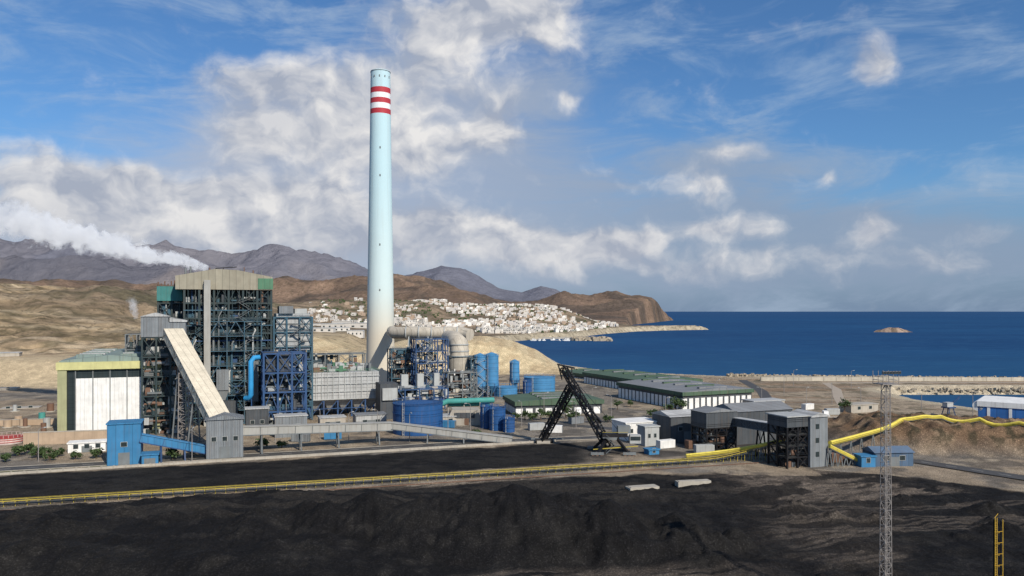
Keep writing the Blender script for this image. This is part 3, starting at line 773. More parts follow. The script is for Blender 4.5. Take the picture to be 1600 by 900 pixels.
    for (p0,p1,Yq,nz,dz,mt,nm) in [(486,572,372,4,6.0,M_gsteel,1),(612,655,400,5,5,M_tsteel,2),(610,700,340,2,5,M_bsteel,3),(700,745,372,3,5,M_gsteel,4)]:
        w=Wd(p0,p1,Yq,PHI);T=thing('pipe_rack',(gx(p0,Yq),Yq,0),PHI,'steel pipe rack with platforms and small vessels','steel structure')
        nx=max(2,int(w/6));mb=MB();frame(mb,0,0,0,nx,2,nz,w/nx,5,dz,mt,.5,.4,.5,.4,R);mb.build('steel_frame',T)
        mb=MB();clutter(mb,0,w-4,0,8,[k*dz/2 for k in range(nz*2)],110,[M_gsteel,M_gsteel,M_lsteel,M_lsteel,M_rust,M_tsteel,M_creamd],R,3.5,False);mb.build('equipment',T)
process()
for (p0,p1,py,Y,D,mw,mr,lb) in [(384,420,640,276,6,M_greyd,M_greyl,'grey low pump house'),(430,480,652,272,6,M_greyc,M_greyl,'low grey switch room'),(500,540,654,286,6,M_conc,M_greyl,'low concrete equipment room'),(556,604,650,290,7,M_greyl,M_greyroof,'pale equipment room with flat roof')]:
    shed('equipment_room',p0,p1,py,Y,D,mw,mr,lb,'small building',wins=2,door=1)

# ------------------------------------------------------------ chimney
def chimney():
    Y=480;X=gx(594.5,Y)
    T=thing('chimney',(X,Y,0),0,'very tall pale blue chimney with red and white bands','chimney')
    ztop=zt(112,Y);rb=22.5/F*Y;rt=15.2/F*Y
    def r(z): return rt+(rb-rt)*(1-(z/ztop))**1.15
    zz=lambda py: zt(py,Y)
    m,nt,b=nt_new('chimney_paint')
    tc=nt.nodes.new('ShaderNodeTexCoord').outputs['Object'];sp=nt.nodes.new('ShaderNodeSeparateXYZ');nt.links.new(tc,sp.inputs[0])
    f=sstep(nt,zz(535),zz(440),sp.outputs[2]);n=noise(nt,tc,.12,5)
    f2=sstep(nt,zz(470),zz(250),sp.outputs[2])
    c=mixc(nt,f,(.58,.52,.42),(.55,.66,.66));c=mixc(nt,f2,c,(.46,.64,.69))
    mp=nt.nodes.new('ShaderNodeMapping');mp.inputs['Scale'].default_value=(1,1,.03);nt.links.new(tc,mp.inputs[0])
    n2=noise(nt,mp.outputs[0],.6,4,.6)
    c=mixc(nt,mth(nt,'MULTIPLY',n,.22),c,(.42,.47,.46));c=mixc(nt,mth(nt,'MULTIPLY',sstep(nt,.5,.75,n2),.25),c,(.36,.38,.36))
    nt.links.new(c,b.inputs['Base Color']);b.inputs['Roughness'].default_value=.85;b.inputs['Specular IOR Level'].default_value=.2
    def seg(z0,z1,mt,nm,n=6):
        mb=MB();zs=[z0+(z1-z0)*i/n for i in range(n+1)]
        mb.sweep([(0,0,z) for z in zs],[r(z) for z in zs],mt,48,False);return mb.build(nm,T)
    seg(0,zz(180),m,'shaft',16)
    bands=[(180,172,M_chimr),(172,163.5,M_chimw),(163.5,155.5,M_chimr),(155.5,147.5,M_chimw),(147.5,139,M_chimr)]
    for a,b2,mt in bands: seg(zz(a),zz(b2),mt,'red_band' if mt is M_chimr else 'white_band',1)
    seg(zz(139),zz(112),m,'shaft',2)
    mb=MB();mb.sweep([(0,0,ztop-.7),(0,0,ztop-.4)],rt+.2,M_gsteel,40);mb.build('rim',T)
    mb=MB();mb.sweep([(0,0,ztop-6),(0,0,ztop+.1)],rt-.7,M_black,32);mb.build('flue',T)
    for z in (zz(385),zz(235),zz(278),zz(455)):
        mb=MB();mb.box(.6,-r(z)-.15,z,1.3,-r(z)+.6,z+1.2,M_gsteel);mb.build('vent_opening',T)
    for k in range(5):
        z=zz(124);a=-2.6+k*.55;mb=MB();cx,cy=r(z)*math.cos(a),r(z)*math.sin(a);mb.box(cx-.3,cy-.2,z,cx+.3,cy+.2,z+1.2,M_gsteel);mb.build('vent_opening',T)
chimney()
def ducts():
    Y=440;R=random.Random(31)
    T=thing('flue_gas_duct',(0,0,0),0,'big cream flue gas duct bending down to absorber','duct')
    zc=zt(520,Y);r=3.4
    mb=MB();mb.sweep([(gx(600,Y),470,zc),(gx(616,Y),Y,zc),(gx(690,Y),Y,zc),(gx(722,Y),Y,zc),(gx(735,Y),Y-4,zc-1)],r,M_creamd,20)
    for px in (635,655,675,695,715): mb.sweep([(gx(px,Y)-.3,Y,zc),(gx(px,Y)+.3,Y,zc)],r+.35,M_lsteel,20)
    mb.build('duct_run',T)
    Y2=410;x=gx(718,Y2)
    mb=MB();pts=[(gx(700,430),432,zt(528,430)),(gx(710,420),420,zt(531,420)),(gx(717,Y2),Y2,zt(538,Y2)),(x,Y2-1,zt(548,Y2)),(x,Y2-1,zt(556,Y2))]
    mb.sweep(pts,[4.2,4.8,5,5,5],M_creamd,22)
    for i in range(1,5):
        p=Vector(pts[i]);mb.sweep([p-Vector((0,0,.3)),p+Vector((0,0,.3))],5.3,M_lsteel,22)
    mb.build('duct_elbow',T)
    mb=MB();mb.sweep([(x+.5,Y2-1,zt(556,Y2)),(x+.5,Y2-1,zt(574,Y2)),(x+.5,Y2-1,zt(600,Y2)),(x+.5,Y2-1,zt(612,Y2))],[7,7,4.5,4.5],M_creamd,22)
    mb.ring((x+.5,Y2-1,zt(556,Y2)),7.4,.3,M_tsteel);mb.build('absorber_shell',T)
    mb=MB()
    for k in range(10):
        a=k/10*6.283;mb.beam((x+8*math.cos(a),Y2-1+8*math.sin(a),0),(x+6.5*math.cos(a),Y2-1+6.5*math.sin(a),zt(575,Y2)),.55,M_whitep)
        a2=a+.628;mb.beam((x+8*math.cos(a),Y2-1+8*math.sin(a),0),(x+7*math.cos(a2),Y2-1+7*math.sin(a2),zt(592,Y2)),.3,M_lsteel)
    mb.build('support_frame',T)
    for px in (640,670,705): 
        mb=MB()
        for dy in (-3,3): mb.beam((gx(px,Y)-2,Y+dy,0),(gx(px,Y),Y+dy,zc-2),.6,M_lsteel);mb.beam((gx(px,Y)+3,Y+dy,0),(gx(px,Y),Y+dy,zc-2),.5,M_tsteel)
        mb.beam((gx(px,Y),Y-3,zc-4),(gx(px,Y),Y+3,zc-4),.4,M_lsteel);mb.build('support_trestle',T)
    for (p0,p1,py,Yq,mt) in [(650,700,530,392,M_bsteel),(616,652,545,404,M_gsteel),(736,768,560,398,M_tsteel)]:
        w=Wd(p0,p1,Yq,PHI);h=zt(py,Yq);T2=thing('steel_trestle',(gx(p0,Yq),Yq,0),PHI,'braced blue and grey steel tower with platforms','steel structure')
        nz=5;nx=2 if w<14 else 3;mb=MB();frame(mb,0,0,0,nx,2,nz,w/nx,5,h/nz,mt,.5,.4,.8,.4,R);stairs(mb,w*.3,-1,0,h-1,M_lsteel,3.5,3);mb.build('steel_frame',T2)
        mb=MB();clutter(mb,0,w-2,0,8,[k*h/nz/2 for k in range(nz*2)],80,[M_gsteel,M_lsteel,M_creamd,M_tsteel,M_bsteel],R,3.2,False);mb.build('equipment',T2)
ducts()

# ------------------------------------------------------------ tanks and silos
def tank(px,Y,r,h,mt,label,name='storage_tank',dome=0,group=None,legs=0,rm=None):
    T=thing(name,(gx(px,Y),Y,0),0,label,'tank' if 'tank' in name else 'silo',group)
    mb=MB();mb.sweep([(0,0,legs),(0,0,h)],r,mt,36,True)
    if legs: mb.sweep([(0,0,legs*.3),(0,0,legs)],[r*.2,r],mt,24)
    mb.build('shell',T)
    mb=MB();rm=rm or mt
    if dome: mb.sweep([(0,0,h),(0,0,h+dome*.6),(0,0,h+dome)],[r+.05,r*.7,r*.1],mt,36)
    else:
        mb.sweep([(0,0,h+.02),(0,0,h+.5)],[r*1.0,r*.25],rm,36)
    mb.build('roof',T)
    mb=MB()
    for z in (h*.35,h*.7,h): mb.ring((0,0,z),r+.06,.22,rm,36)
    mb.ring((0,0,h+1.1),r-.05,.1,mt,36)
    for k in range(20):
        a=k/20*6.283;mb.beam((r*math.cos(a),r*math.sin(a),h),(r*math.cos(a),r*math.sin(a),h+1.1),.1,mt)
    mb.build('railing',T)
    mb=MB();mb.beam((-r*.5,-r*.9,0),(-r*.5,-r*.9,h+1),.14,M_lsteel);mb.beam((-r*.5+.6,-r*.9,0),(-r*.5+.6,-r*.9,h+1),.14,M_lsteel)
    for k in range(int(h)): mb.beam((-r*.5,-r*.9,k+.5),(-r*.5+.6,-r*.9,k+.5),.1,M_lsteel)
    if legs:
        for k in range(6):
            a=k/6*6.283;mb.beam((r*math.cos(a),r*math.sin(a),0),(r*math.cos(a),r*math.sin(a),legs+1),.35,M_bsteel)
    mb.build('ladder',T)
tank(653,285,9.2,zt(634,276),M_tank,'large deep blue storage tank with railing')
tank(760,296,2.4,zt(636,294),M_tank,'slim deep blue tank in a cluster')
tank(777,291,3.1,zt(640,288),M_tank,'deep blue upright tank in a cluster')
tank(795,286,2.2,zt(655,284),M_tank,'short deep blue tank in a cluster')
tank(769,302,2.6,zt(638,300),M_tank,'deep blue upright tank in a cluster')
tank(750,402,3.2,zt(558,400),M_tankl,'tall light blue silo on legs','silo',2,None,6)
tank(768,404,3.7,zt(557,400),M_tankl,'tall light blue silo on legs','silo',2,None,6)
tank(804,425,2.7,zt(567,425),M_tankl,'blue silo standing alone on a frame','silo',2,None,7)
tank(843,425,8.6,zt(591,418),M_tankl,'wide light blue cylindrical tank')
tank(790,408,6.2,zt(606,402),M_tankl,'low wide blue tank')
tank(824,412,2.4,zt(596,412),M_tank,'small blue tank beside the wide tank')
mb=MB();mb.sweep([(gx(688,330),330,zt(632,330)),(gx(700,330),330,zt(627,330)),(gx(772,334),334,zt(625,334))],1.2,M_tpipe,12)
for px in (700,725,750): mb.beam((gx(px,331),332,0),(gx(px,331),332,zt(628,331)),.4,M_conc)
mb.sweep([(gx(700,332),333,zt(633,332)),(gx(765,334),335,zt(632,334))],.8,M_tpipe,10)
mb.build('process_pipe',label='turquoise horizontal pipe on concrete supports',cat='pipe')
mb=MB();mb.prism([(-6,0),(10,0),(7,6),(-3,6)],0,10,M_conc);mb.box(-2,-.3,3,6,-.02,5,M_greyd)
mb.build('storage_bin',loc=(gx(718,302),302,0),label='pale concrete storage bin beside the blue tanks',cat='industrial structure')
shed('equipment_room',692,750,652,300,8,M_conc,M_greyl,'low concrete equipment room by the blue tanks','small building',wins=3,door=1)

def colhall(px0,px1,py,Y0,D,yaw,label,mr=M_greyroof,gap=3.2,gab=1.2):
    w=Wd(px0,px1,Y0,yaw);h=zt(py,Y0)
    T=thing('storage_hall',(gx(px0,Y0),Y0,0),yaw,label,'warehouse')
    mb=MB();mb.box(.3,.3,0,w-.3,D-.3,h-.8,M_greyd);mb.build('wall',T)
    n=int(w/gap)
    for i in range(n):
        mb=MB();mb.box(i*w/n+.1,0,.0,i*w/n+w/n*.7,.28,h-3.0,M_whitep);mb.build('wall_panel',T)
    n=int(D/gap)
    for i in range(n):
        mb=MB();mb.box(0,i*D/n+.1,0,.28,i*D/n+D/n*.7,h-3.0,M_whitep);mb.build('wall_panel',T)
    mb=MB();mb.box(-.5,-.5,h-1.7,w+.5,.29,h,M_greenroof);mb.box(-.5,.3,h-1.7,.29,D+.5,h-.01,M_greenroof);mb.box(w-.29,.3,h-1.7,w+.5,D+.5,h-.01,M_greenroof);mb.build('fascia',T)
    mb=MB()
    mb.v+=[(-.4,-.4,h+.01),(w+.4,-.4,h+.01),(w+.4,D+.4,h+.01),(-.4,D+.4,h+.01),(w/2,-.4,h+gab),(w/2,D+.4,h+gab)]
    for f in ((0,4,5,3),(4,1,2,5),(0,1,4),(2,3,5),(0,3,2,1)): mb.face(list(f),mr)
    mb.build('roof',T)
    for i in range(6):
        mb=MB();y=D*(i+.5)/6;mb.box(w*.3,y-.8,h+.2,w*.7,y+.8,h+gab+.25,M_greenroof if i%2 else M_greyroof);mb.build('roof_light',T)
YH=math.radians(24)
colhall(1067,1176,613,350,56,YH,'long hall with white wall piers and grey roof edged green')
colhall(1010,1096,596,418,70,YH,'long green roofed hall behind the grey roofed one',M_greenroof)
colhall(948,1010,590,480,60,YH,'green roofed storage hall near the bay',M_greenroof)
colhall(806,942,628,330,26,math.radians(12),'low green roofed hall with dark wall bays',M_greenroof,4)
shed('control_building',978,1030,662,266,10,M_whitep,M_whitep,'small white flat roofed building beside the stockyard','small building',wins=4,door=1)
shed('control_cabin',1008,1030,668,255,5,M_lsteel,M_lsteel,'pale grey cabin in front of white building','cabin',wins=2)
shed('crusher_building',1048,1100,652,262,12,M_greyd,M_greyl,'dark grey corrugated building with sloping roof','industrial building',gable=1.6,wins=2,door=1)
shed('screening_building',1150,1238,644,258,13,M_greyd,M_greyroof,'wide dark grey corrugated building with grey roof','industrial building',gable=2.2,wins=0,door=1)
shed('site_office',1178,1226,628,335,8,M_conc,M_greyl,'low pale office by the harbour road','small building',wins=4)
shed('port_shed',1330,1372,634,338,7,M_conc,M_conc,'low pale shed beside the harbour road','shed',wins=2)
def rtowers():
    R=random.Random(41);Y0=246;w=Wd(1104,1150,Y0,PHI)
    T=thing('crusher_tower',(gx(1104,Y0),Y0,0),PHI,'dark steel crusher tower with grey upper housing','industrial tower')
    h=zt(645,Y0);mb=MB();frame(mb,0,0,0,3,2,3,w/3,4,h*.6/3,M_black,.45,.35,.7,.7,R);mb.build('steel_frame',T)
    mb=MB();mb.box(-.3,-.3,h*.6,w+.3,8.3,h,M_greyd);mb.build('cladding',T)
    mb=MB();mb.prism([(-.6,h),(w+.6,h),(w*.5,h+1.1)],-.6,8.6,M_greyroof);mb.build('roof',T)
    mb=MB();clutter(mb,0,w-1,0,6,[0,h*.2,h*.4],26,[M_gsteel,M_rust,M_lsteel],R,3,False);mb.build('equipment',T)
    Y0=219;w=Wd(1230,1262,Y0,PHI)
    T=thing('transfer_tower',(gx(1230,Y0),Y0,0),PHI,'tall transfer tower, dark open steel beside grey cladding','industrial tower')
    h=zt(652,Y0)
    mb=MB();frame(mb,0,0,0,2,2,4,w/2,4,h/4.6,M_black,.45,.35,.9,.7,R);mb.build('steel_frame',T)
    mb=MB();mb.box(-.3,-.3,h*.8,w,8,h,M_greyd);mb.box(w+.02,-1,0,w+6.4,7.5,h-.3,M_greyc);mb.build('cladding',T)
    mb=MB();mb.box(-.7,-.8,h,w,8.5,h+.3,M_lsteel);mb.prism([(w+.01,h-.3),(w+6.9,h-.3),(w+6.9,h),(w+3.4,h+1),(w+.01,h)],-1.4,8,M_greyl);mb.build('roof',T)
    mb=MB();clutter(mb,0,w-1,0,6,[0,h*.25,h*.5],20,[M_gsteel,M_rust,M_black],R,2.5,False);mb.build('equipment',T)
    for k in range(3):
        mb=MB();mb.box(w+2,-1.12,3+k*4,w+3.2,-1.02,4.4+k*4,M_glass);mb.build('window',T)
rtowers()
gallery('conveyor_gallery',(gx(1150,250),250,9),(gx(1235,224),226,10),2.6,2.4,M_greyd,M_greyl,'short grey bridge gallery between towers',(.5,),M_black,M_gsteel)
shed('workshop',1368,1427,708,222,7,mat('slate_blue_cladding',(.07,.12,.19),panel=2),mat('slate_blue_roof',(.1,.15,.22)),'slate blue workshop with gabled roof','small building',gable=1.4,yaw=math.radians(5),door=1,wins=2)
shed('cabin',1346,1368,714,221,4,M_blue,M_blue,'small bright blue cabin beside the workshop','cabin',yaw=math.radians(5),wins=1)
def harbour_building():
    Y0=288;yaw=math.radians(-38);T=thing('harbour_warehouse',(gx(1528,Y0+6),Y0+6,0),yaw,'blue clad warehouse with white upper band and rounded end','warehouse')
    mt=mat('harbour_blue_cladding',(.035,.15,.42),dirt=.15,panel=3)
    mb=MB();mb.box(0,0,0,36,24,8.6,mt);mb.build('wall',T)
    for k in range(5):
        mb=MB();mb.box(3+k*7,-.15,0,4+k*7,-.01,8.5,M_whitep);mb.build('wall_panel',T)
    mb=MB();mb.box(-.3,-.3,8.61,36.3,24.3,10.6,M_whitep);mb.sweep([(0,0,8.7),(0,24,8.7)],1.9,M_whitep,14);mb.build('roof',T)
    mb=MB();mb.box(11,-.3,1,16,-.16,5,M_glass);mb.build('window',T)
harbour_building()
def tube(pts,r,label):
    P=[]
    for a,b2 in zip(pts[:-1],pts[1:]):
        for t in range(6): P.append(Vector(a).lerp(Vector(b2),t/6))
    P.append(Vector(pts[-1]))
    for _ in range(2): P=[P[0]]+[(P[i-1]+P[i]*2+P[i+1])/4 for i in range(1,len(P)-1)]+[P[-1]]
    G=height(np.array([p.x for p in P]),np.array([p.y for p in P]))
    for p,g in zip(P,G): p.z=max(p.z,float(g)+r+.3)
    for _ in range(3):
        for i in range(1,len(P)-1): P[i].z=max((P[i-1].z+P[i].z*2+P[i+1].z)/4,float(G[i])+r+.1)
    T=thing('tube_conveyor',(P[0].x,P[0].y,0),0,label,'conveyor');o=Vector((P[0].x,P[0].y,0))
    mb=MB();mb.sweep([p-o for p in P],r,M_ypipe,14);mb.build('cover',T)
    mb=MB()
    for a,b2 in zip(P[:-1],P[1:]):
        mb.beam(a-o-Vector((0,0,r+.15)),b2-o-Vector((0,0,r+.15)),r*1.3,M_gsteel,.3)
        d=(b2-a).normalized();n=Vector((-d.y,d.x,0))*(r+.25)
        mb.beam(a-o-n+Vector((0,0,.3)),b2-o-n+Vector((0,0,.3)),.08,M_yel)
        mb.beam(a-o-n-Vector((0,0,.45)),b2-o-n-Vector((0,0,.45)),.12,M_yel)
    mb.build('walkway',T)
    for p,g in list(zip(P,G))[::2]:
        if p.z-r-g>.5:
            mb=MB();mb.beam((p.x-o.x-.7,p.y-o.y,g-.2),(p.x-o.x,p.y-o.y,p.z-r),.22,M_gsteel);mb.beam((p.x-o.x+.7,p.y-o.y,g-.2),(p.x-o.x,p.y-o.y,p.z-r),.22,M_gsteel);mb.build('support_leg',T)
def pz(px,py,Y): return (gx(px,Y),Y,zt(py,Y))
tube([pz(1072,712,233),pz(1140,705,234),pz(1190,696,230),pz(1226,686,226)],.55,'yellow tube conveyor rising to the transfer tower')
tube([pz(1297,692,225),pz(1345,680,240),pz(1400,664,256),pz(1440,657,262),pz(1485,659,264),pz(1540,670,260),pz(1620,681,250)],.6,'long yellow tube conveyor curving over the dirt mound')
tube([pz(1296,697,222),pz(1322,710,223),pz(1346,722,224)],.55,'short yellow tube conveyor running down to ground')

def beltconv():
    a=Vector((gx(-30,176),176,0));b=Vector((gx(1236,236),236,0))
    d=b-a;L=d.length;yaw=math.atan2(d.y,d.x)
    T=thing('belt_conveyor',tuple(a),yaw,'very long low belt conveyor with dull yellow side rails','conveyor')
    def zf(x): return 1.2+3.6*float(ss(L*.86,L,x))
    N=90
    def run(nm,fn):
        mb=MB()
        for i in range(N):
            x0=L*i/N;x1=L*(i+1)/N;fn(mb,x0,x1,zf(x0),zf(x1))
        mb.build(nm,T)
    run('belt',lambda mb,x0,x1,z0,z1:mb.beam((x0,0,z0),(x1,0,z1),1.3,M_rubber,.12))
    for y in (-.85,.85): run('side_rail',lambda mb,x0,x1,z0,z1:mb.beam((x0,y,z0+.05),(x1,y,z1+.05),.1,M_yel,.18))
    def hr(mb,x0,x1,z0,z1):
        mb.beam((x0,-1.6,z0+.8),(x1,-1.6,z1+.8),.05,M_yel);mb.beam((x0,-1.6,z0-.3),(x0,-1.6,z0+.8),.06,M_yel);mb.beam((x0,-1.3,z0-.3),(x1,-1.3,z1-.3),.6,M_grate,.08)
    run('walkway',hr)
    for y in (-5.2,5.2): run('track_rail',lambda mb,x0,x1,z0,z1:mb.beam((x0,y,.22),(x1,y,.22),.16,M_rust,.2))
    for i in range(N):
        mb=MB();x0=L*i/N;z0=zf(x0)
        for y in (-.8,.8): mb.beam((x0,y,-.3),(x0,y,z0),.12,M_yel)
        mb.beam((x0,-.8,z0-.3),(x0,.8,z0-.3),.1,M_yel);mb.build('leg',T)
beltconv()
mb=MB();mb.beam((*sl(-150,257.5),.3),(*sl(15,260),.3),.4,M_conc,.7)
for i in range(56): p=sl(-150+i*3,257.5+i*3/165*2.5);mb.box(p[0]-.15,p[1]-.3,-.1,p[0]+.15,p[1]+.3,.8,M_conc)
mb.build('retaining_wall',label='low concrete wall edging the coal strip',cat='wall')

def stacker():
    T=thing('stacker_reclaimer',(30,243,0),0,'black steel stacker reclaimer folded in an A shape','stockyard machine')
    o=Vector((30,243,0))
    def q(px,py,Y): return Vector(pz(px,py,Y))-o
    apex=q(880,574,252);rf=q(952,700,244);lf=q(848,686,262)
    j=q(893,604,252)
    mb=MB();mb.lattice(rf,apex,2.4,1.7,M_black,16,.22);
    mb.beam(rf-Vector((.2,0,.8)),apex-Vector((.2,0,.8)),1.1,M_black,.25)
    for k in range(30):
        c=rf.lerp(apex,k/30)+Vector((1.6,0,.6));mb.beam(c-Vector((.5,0,0)),c+Vector((.2,0,.1)),.08,M_gsteel)
    mb.build('mast',T)
    mb=MB();mb.lattice(lf,j,1.8,2.2,M_black,10,.26);mb.beam(lf,j,1.2,M_black,.9);mb.build('boom',T)
    mb=MB();mb.beam(apex+Vector((-2,0,1)),apex+Vector((3.8,0,-.3)),.55,M_black);mb.beam(apex+Vector((2.8,0,0)),apex+Vector((2.8,0,-4.6)),.4,M_black)
    mb.beam(apex+Vector((-1.6,0,0.8)),apex+Vector((-.4,0,-4)),.4,M_black);mb.build('head_frame',T)
    mb=MB();mb.beam(apex,q(985,694,244),.12,M_black);mb.beam(apex+Vector((0,1,0)),q(985,694,246),.12,M_black);mb.build('stay_cable',T)
    mb=MB();mb.beam(j,q(940,660,246),.7,M_black,.4);mb.build('tie_beam',T)
    mb=MB();mb.sweep([lf+Vector((-2.5,0,-.6)),lf+Vector((3.5,0,-.6))],.9,M_black,12)
    mb.beam(lf+Vector((-4,0,.1)),lf+Vector((7,0,.1)),.5,M_gsteel)
    mb.box(lf.x-2,lf.y-1.2,-.2,lf.x+2.5,lf.y+1.2,.9,M_conc);mb.build('bucket_head',T)
    base=Vector((1.5,1,0))
    mb=MB()
    for sx in (-1,1):
        for sy in (-1,1):
            mb.beam(base+Vector((sx*5,sy*5.4,.4)),base+Vector((sx*1.6,sy*1.6,4.8)),.7,M_black)
            mb.beam(base+Vector((sx*5-2,sy*5.4,.7)),base+Vector((sx*5+2,sy*5.4,.7)),.7,M_gsteel,.8)
    mb.sweep([base+Vector((0,0,4.4)),base+Vector((0,0,5.2))],2.6,M_gsteel,20);mb.build('gantry',T)
    for sx in (-1,1):
        for sy in (-1,1):
            for k in (-1.3,0,1.3):
                mb=MB();c=base+Vector((sx*5+k,sy*5.4,.35));mb.sweep([c-Vector((0,.25,0)),c+Vector((0,.25,0))],.42,M_rust,12);mb.build('wheel',T)
    mb=MB();mb.box(base.x-3,base.y-2,5.2,base.x+5,base.y+2,6.3,M_black);mb.box(base.x+2,base.y-1.6,6.3,base.x+6,base.y+1.6,8.6,M_gsteel);mb.build('machinery_deck',T)
    mb=MB();mb.box(base.x+5.5,base.y-3,3.4,base.x+9,base.y-.4,6,M_lsteel);mb.box(base.x+5.7,base.y-3.1,4.4,base.x+8.8,base.y-3.01,5.6,M_glass);mb.build('cab',T)
    mb=MB();mb.beam(base+Vector((-3,-2.2,6.8)),base+Vector((5,-2.2,6.8)),.1,M_yel);mb.beam(base+Vector((-6,-3,1.6)),base+Vector((8,-3,2.6)),.25,M_yel,.25)
    stairs(mb,base.x-2,base.y-2.6,0.2,5.2,M_gsteel,3,2.6);mb.build('railing',T)
stacker()
shed('cabin',1014,1030,704,240,3,M_blue,M_blue,'tiny bright blue cabin by the stacker','cabin',wins=1)

def masts():
    Y=112;X=gx(1384,Y);T=thing('floodlight_mast',(X,Y,0),math.radians(12),'tall thin galvanised lattice mast with floodlight platform','lattice mast')
    h=zt(600,Y)
    mb=MB();mb.lattice((0,0,0),(0,0,h),1.2,.85,M_galv,30,.05);mb.beam((.3,-.45,0),(.3,-.45,h),.04,M_galv);mb.beam((-.1,-.45,0),(-.1,-.45,h),.04,M_galv)
    for k in range(90): mb.beam((.3,-.45,h*k/90),(-.1,-.45,h*k/90),.03,M_galv)
    mb.build('lattice_shaft',T)
    mb=MB();mb.box(-1.3,-1.1,h,1.3,1.1,h+.1,M_galv)
    for z in (.6,1.1):
        for a,b2 in (((-1.3,-1.1),(1.3,-1.1)),((1.3,-1.1),(1.3,1.1)),((1.3,1.1),(-1.3,1.1)),((-1.3,1.1),(-1.3,-1.1))): mb.beam((*a,h+z),(*b2,h+z),.06,M_galv)
    for a in (-1.3,-.4,.4,1.3):
        for s in (-1.1,1.1): mb.beam((a,s,h),(a,s,h+1.9),.06,M_galv)
    mb.beam((-1.5,-1.1,h+1.9),(1.5,-1.1,h+1.9),.08,M_galv)
    mb.build('platform',T)
    for i in range(6):
        mb=MB();x=-1.3+i*.52;mb.box(x-.18,-1.35,h+1.55,x+.18,-1.08,h+1.95,M_galv);mb.box(x-.15,-1.38,h+1.58,x+.15,-1.36,h+1.92,M_glass);mb.build('floodlight',T)
    Y=108;X=gx(1556,Y);T=thing('ladder_tower',(X,Y,0),math.radians(15),'yellow painted steel ladder tower with dark column','steel tower')
    h=zt(812,Y)
    mb=MB();mb.lattice((.25,0,0),(.25,0,h),.6,.6,M_black,14,.06);mb.box(.02,-.2,h-10,.5,.3,h,M_black);mb.build('lattice_shaft',T)
    mb=MB()
    for x in (-.62,-.3,.72): mb.beam((x,-.45,0),(x,-.45,h+ (0.4 if x<0 else .1)),.08,M_orange)
    for k in range(50):
        z=h*k/50;mb.beam((-.62,-.45,z),(-.3,-.45,z),.04,M_orange)
        if k%5==0: mb.beam((-.3,-.45,z),(.72,-.45,z),.05,M_orange);mb.ring((-.46,-.62,z),.3,.03,M_orange,12)
    mb.beam((-.7,-.45,h+.4),(.1,-.25,h+.9),.06,M_orange);mb.build('ladder',T)
masts()

# ------------------------------------------------------------ left low group
tank(12,262,4.6,zt(684,260),mat('off_white_tank',(.6,.5,.46),hpanel=3),'low white round tank with red rings',rm=M_red)
T=thing('boundary_wall',(gx(36,258),258,0),PHI*.6,'low tan rendered wall with flat coping','wall')
mb=MB();mb.box(0,0,0,30,.4,4.0,M_tan);mb.build('wall',T);mb=MB();mb.box(-.1,-.1,4.0,30.1,.5,4.3,M_conc);mb.build('coping',T)
T=thing('boundary_wall',(gx(-30,300),300,0),PHI*.5,'long low plain tan wall across the yard','wall')
mb=MB();mb.box(0,0,0,36,.4,2.2,M_tan);mb.build('wall',T);mb=MB();mb.box(-.1,-.1,2.2,36.1,.5,2.4,M_conc);mb.build('coping',T)
shed('guard_house',106,165,694,243,5,M_whitep,M_whitep,'long low white cabin by the road','cabin',wins=3,door=1)
shed('equipment_room',0,60,640,350,7,M_conc,M_conc,'pale low shed on dusty yard','small building',wins=3,door=1)
shed('equipment_room',-40,26,609,430,7,M_conc,M_conc,'long pale roofed shed below the berm','small building',wins=3)
shed('farm_shed',-10,30,553,520,9,M_conc,M_greyl,'pale shed on the berm','shed',z0=13,hh=16.4)
R=random.Random(51)
for i in range(9):
    px=R.uniform(10,86);Y=R.uniform(280,345)
    mb=MB();mb.sweep([(0,0,0),(0,0,R.uniform(2,4))],R.uniform(.8,1.6),R.choice([M_rust,M_tan,M_tpipe,M_lsteel]),14);mb.sweep([(0,0,0),(0,0,.3)],2.0,M_conc,14)
    mb.build('process_drum',loc=(gx(px,Y),Y,0),label='small upright steel drum on a concrete pad',cat='tank',group='small drums in the dusty yard')

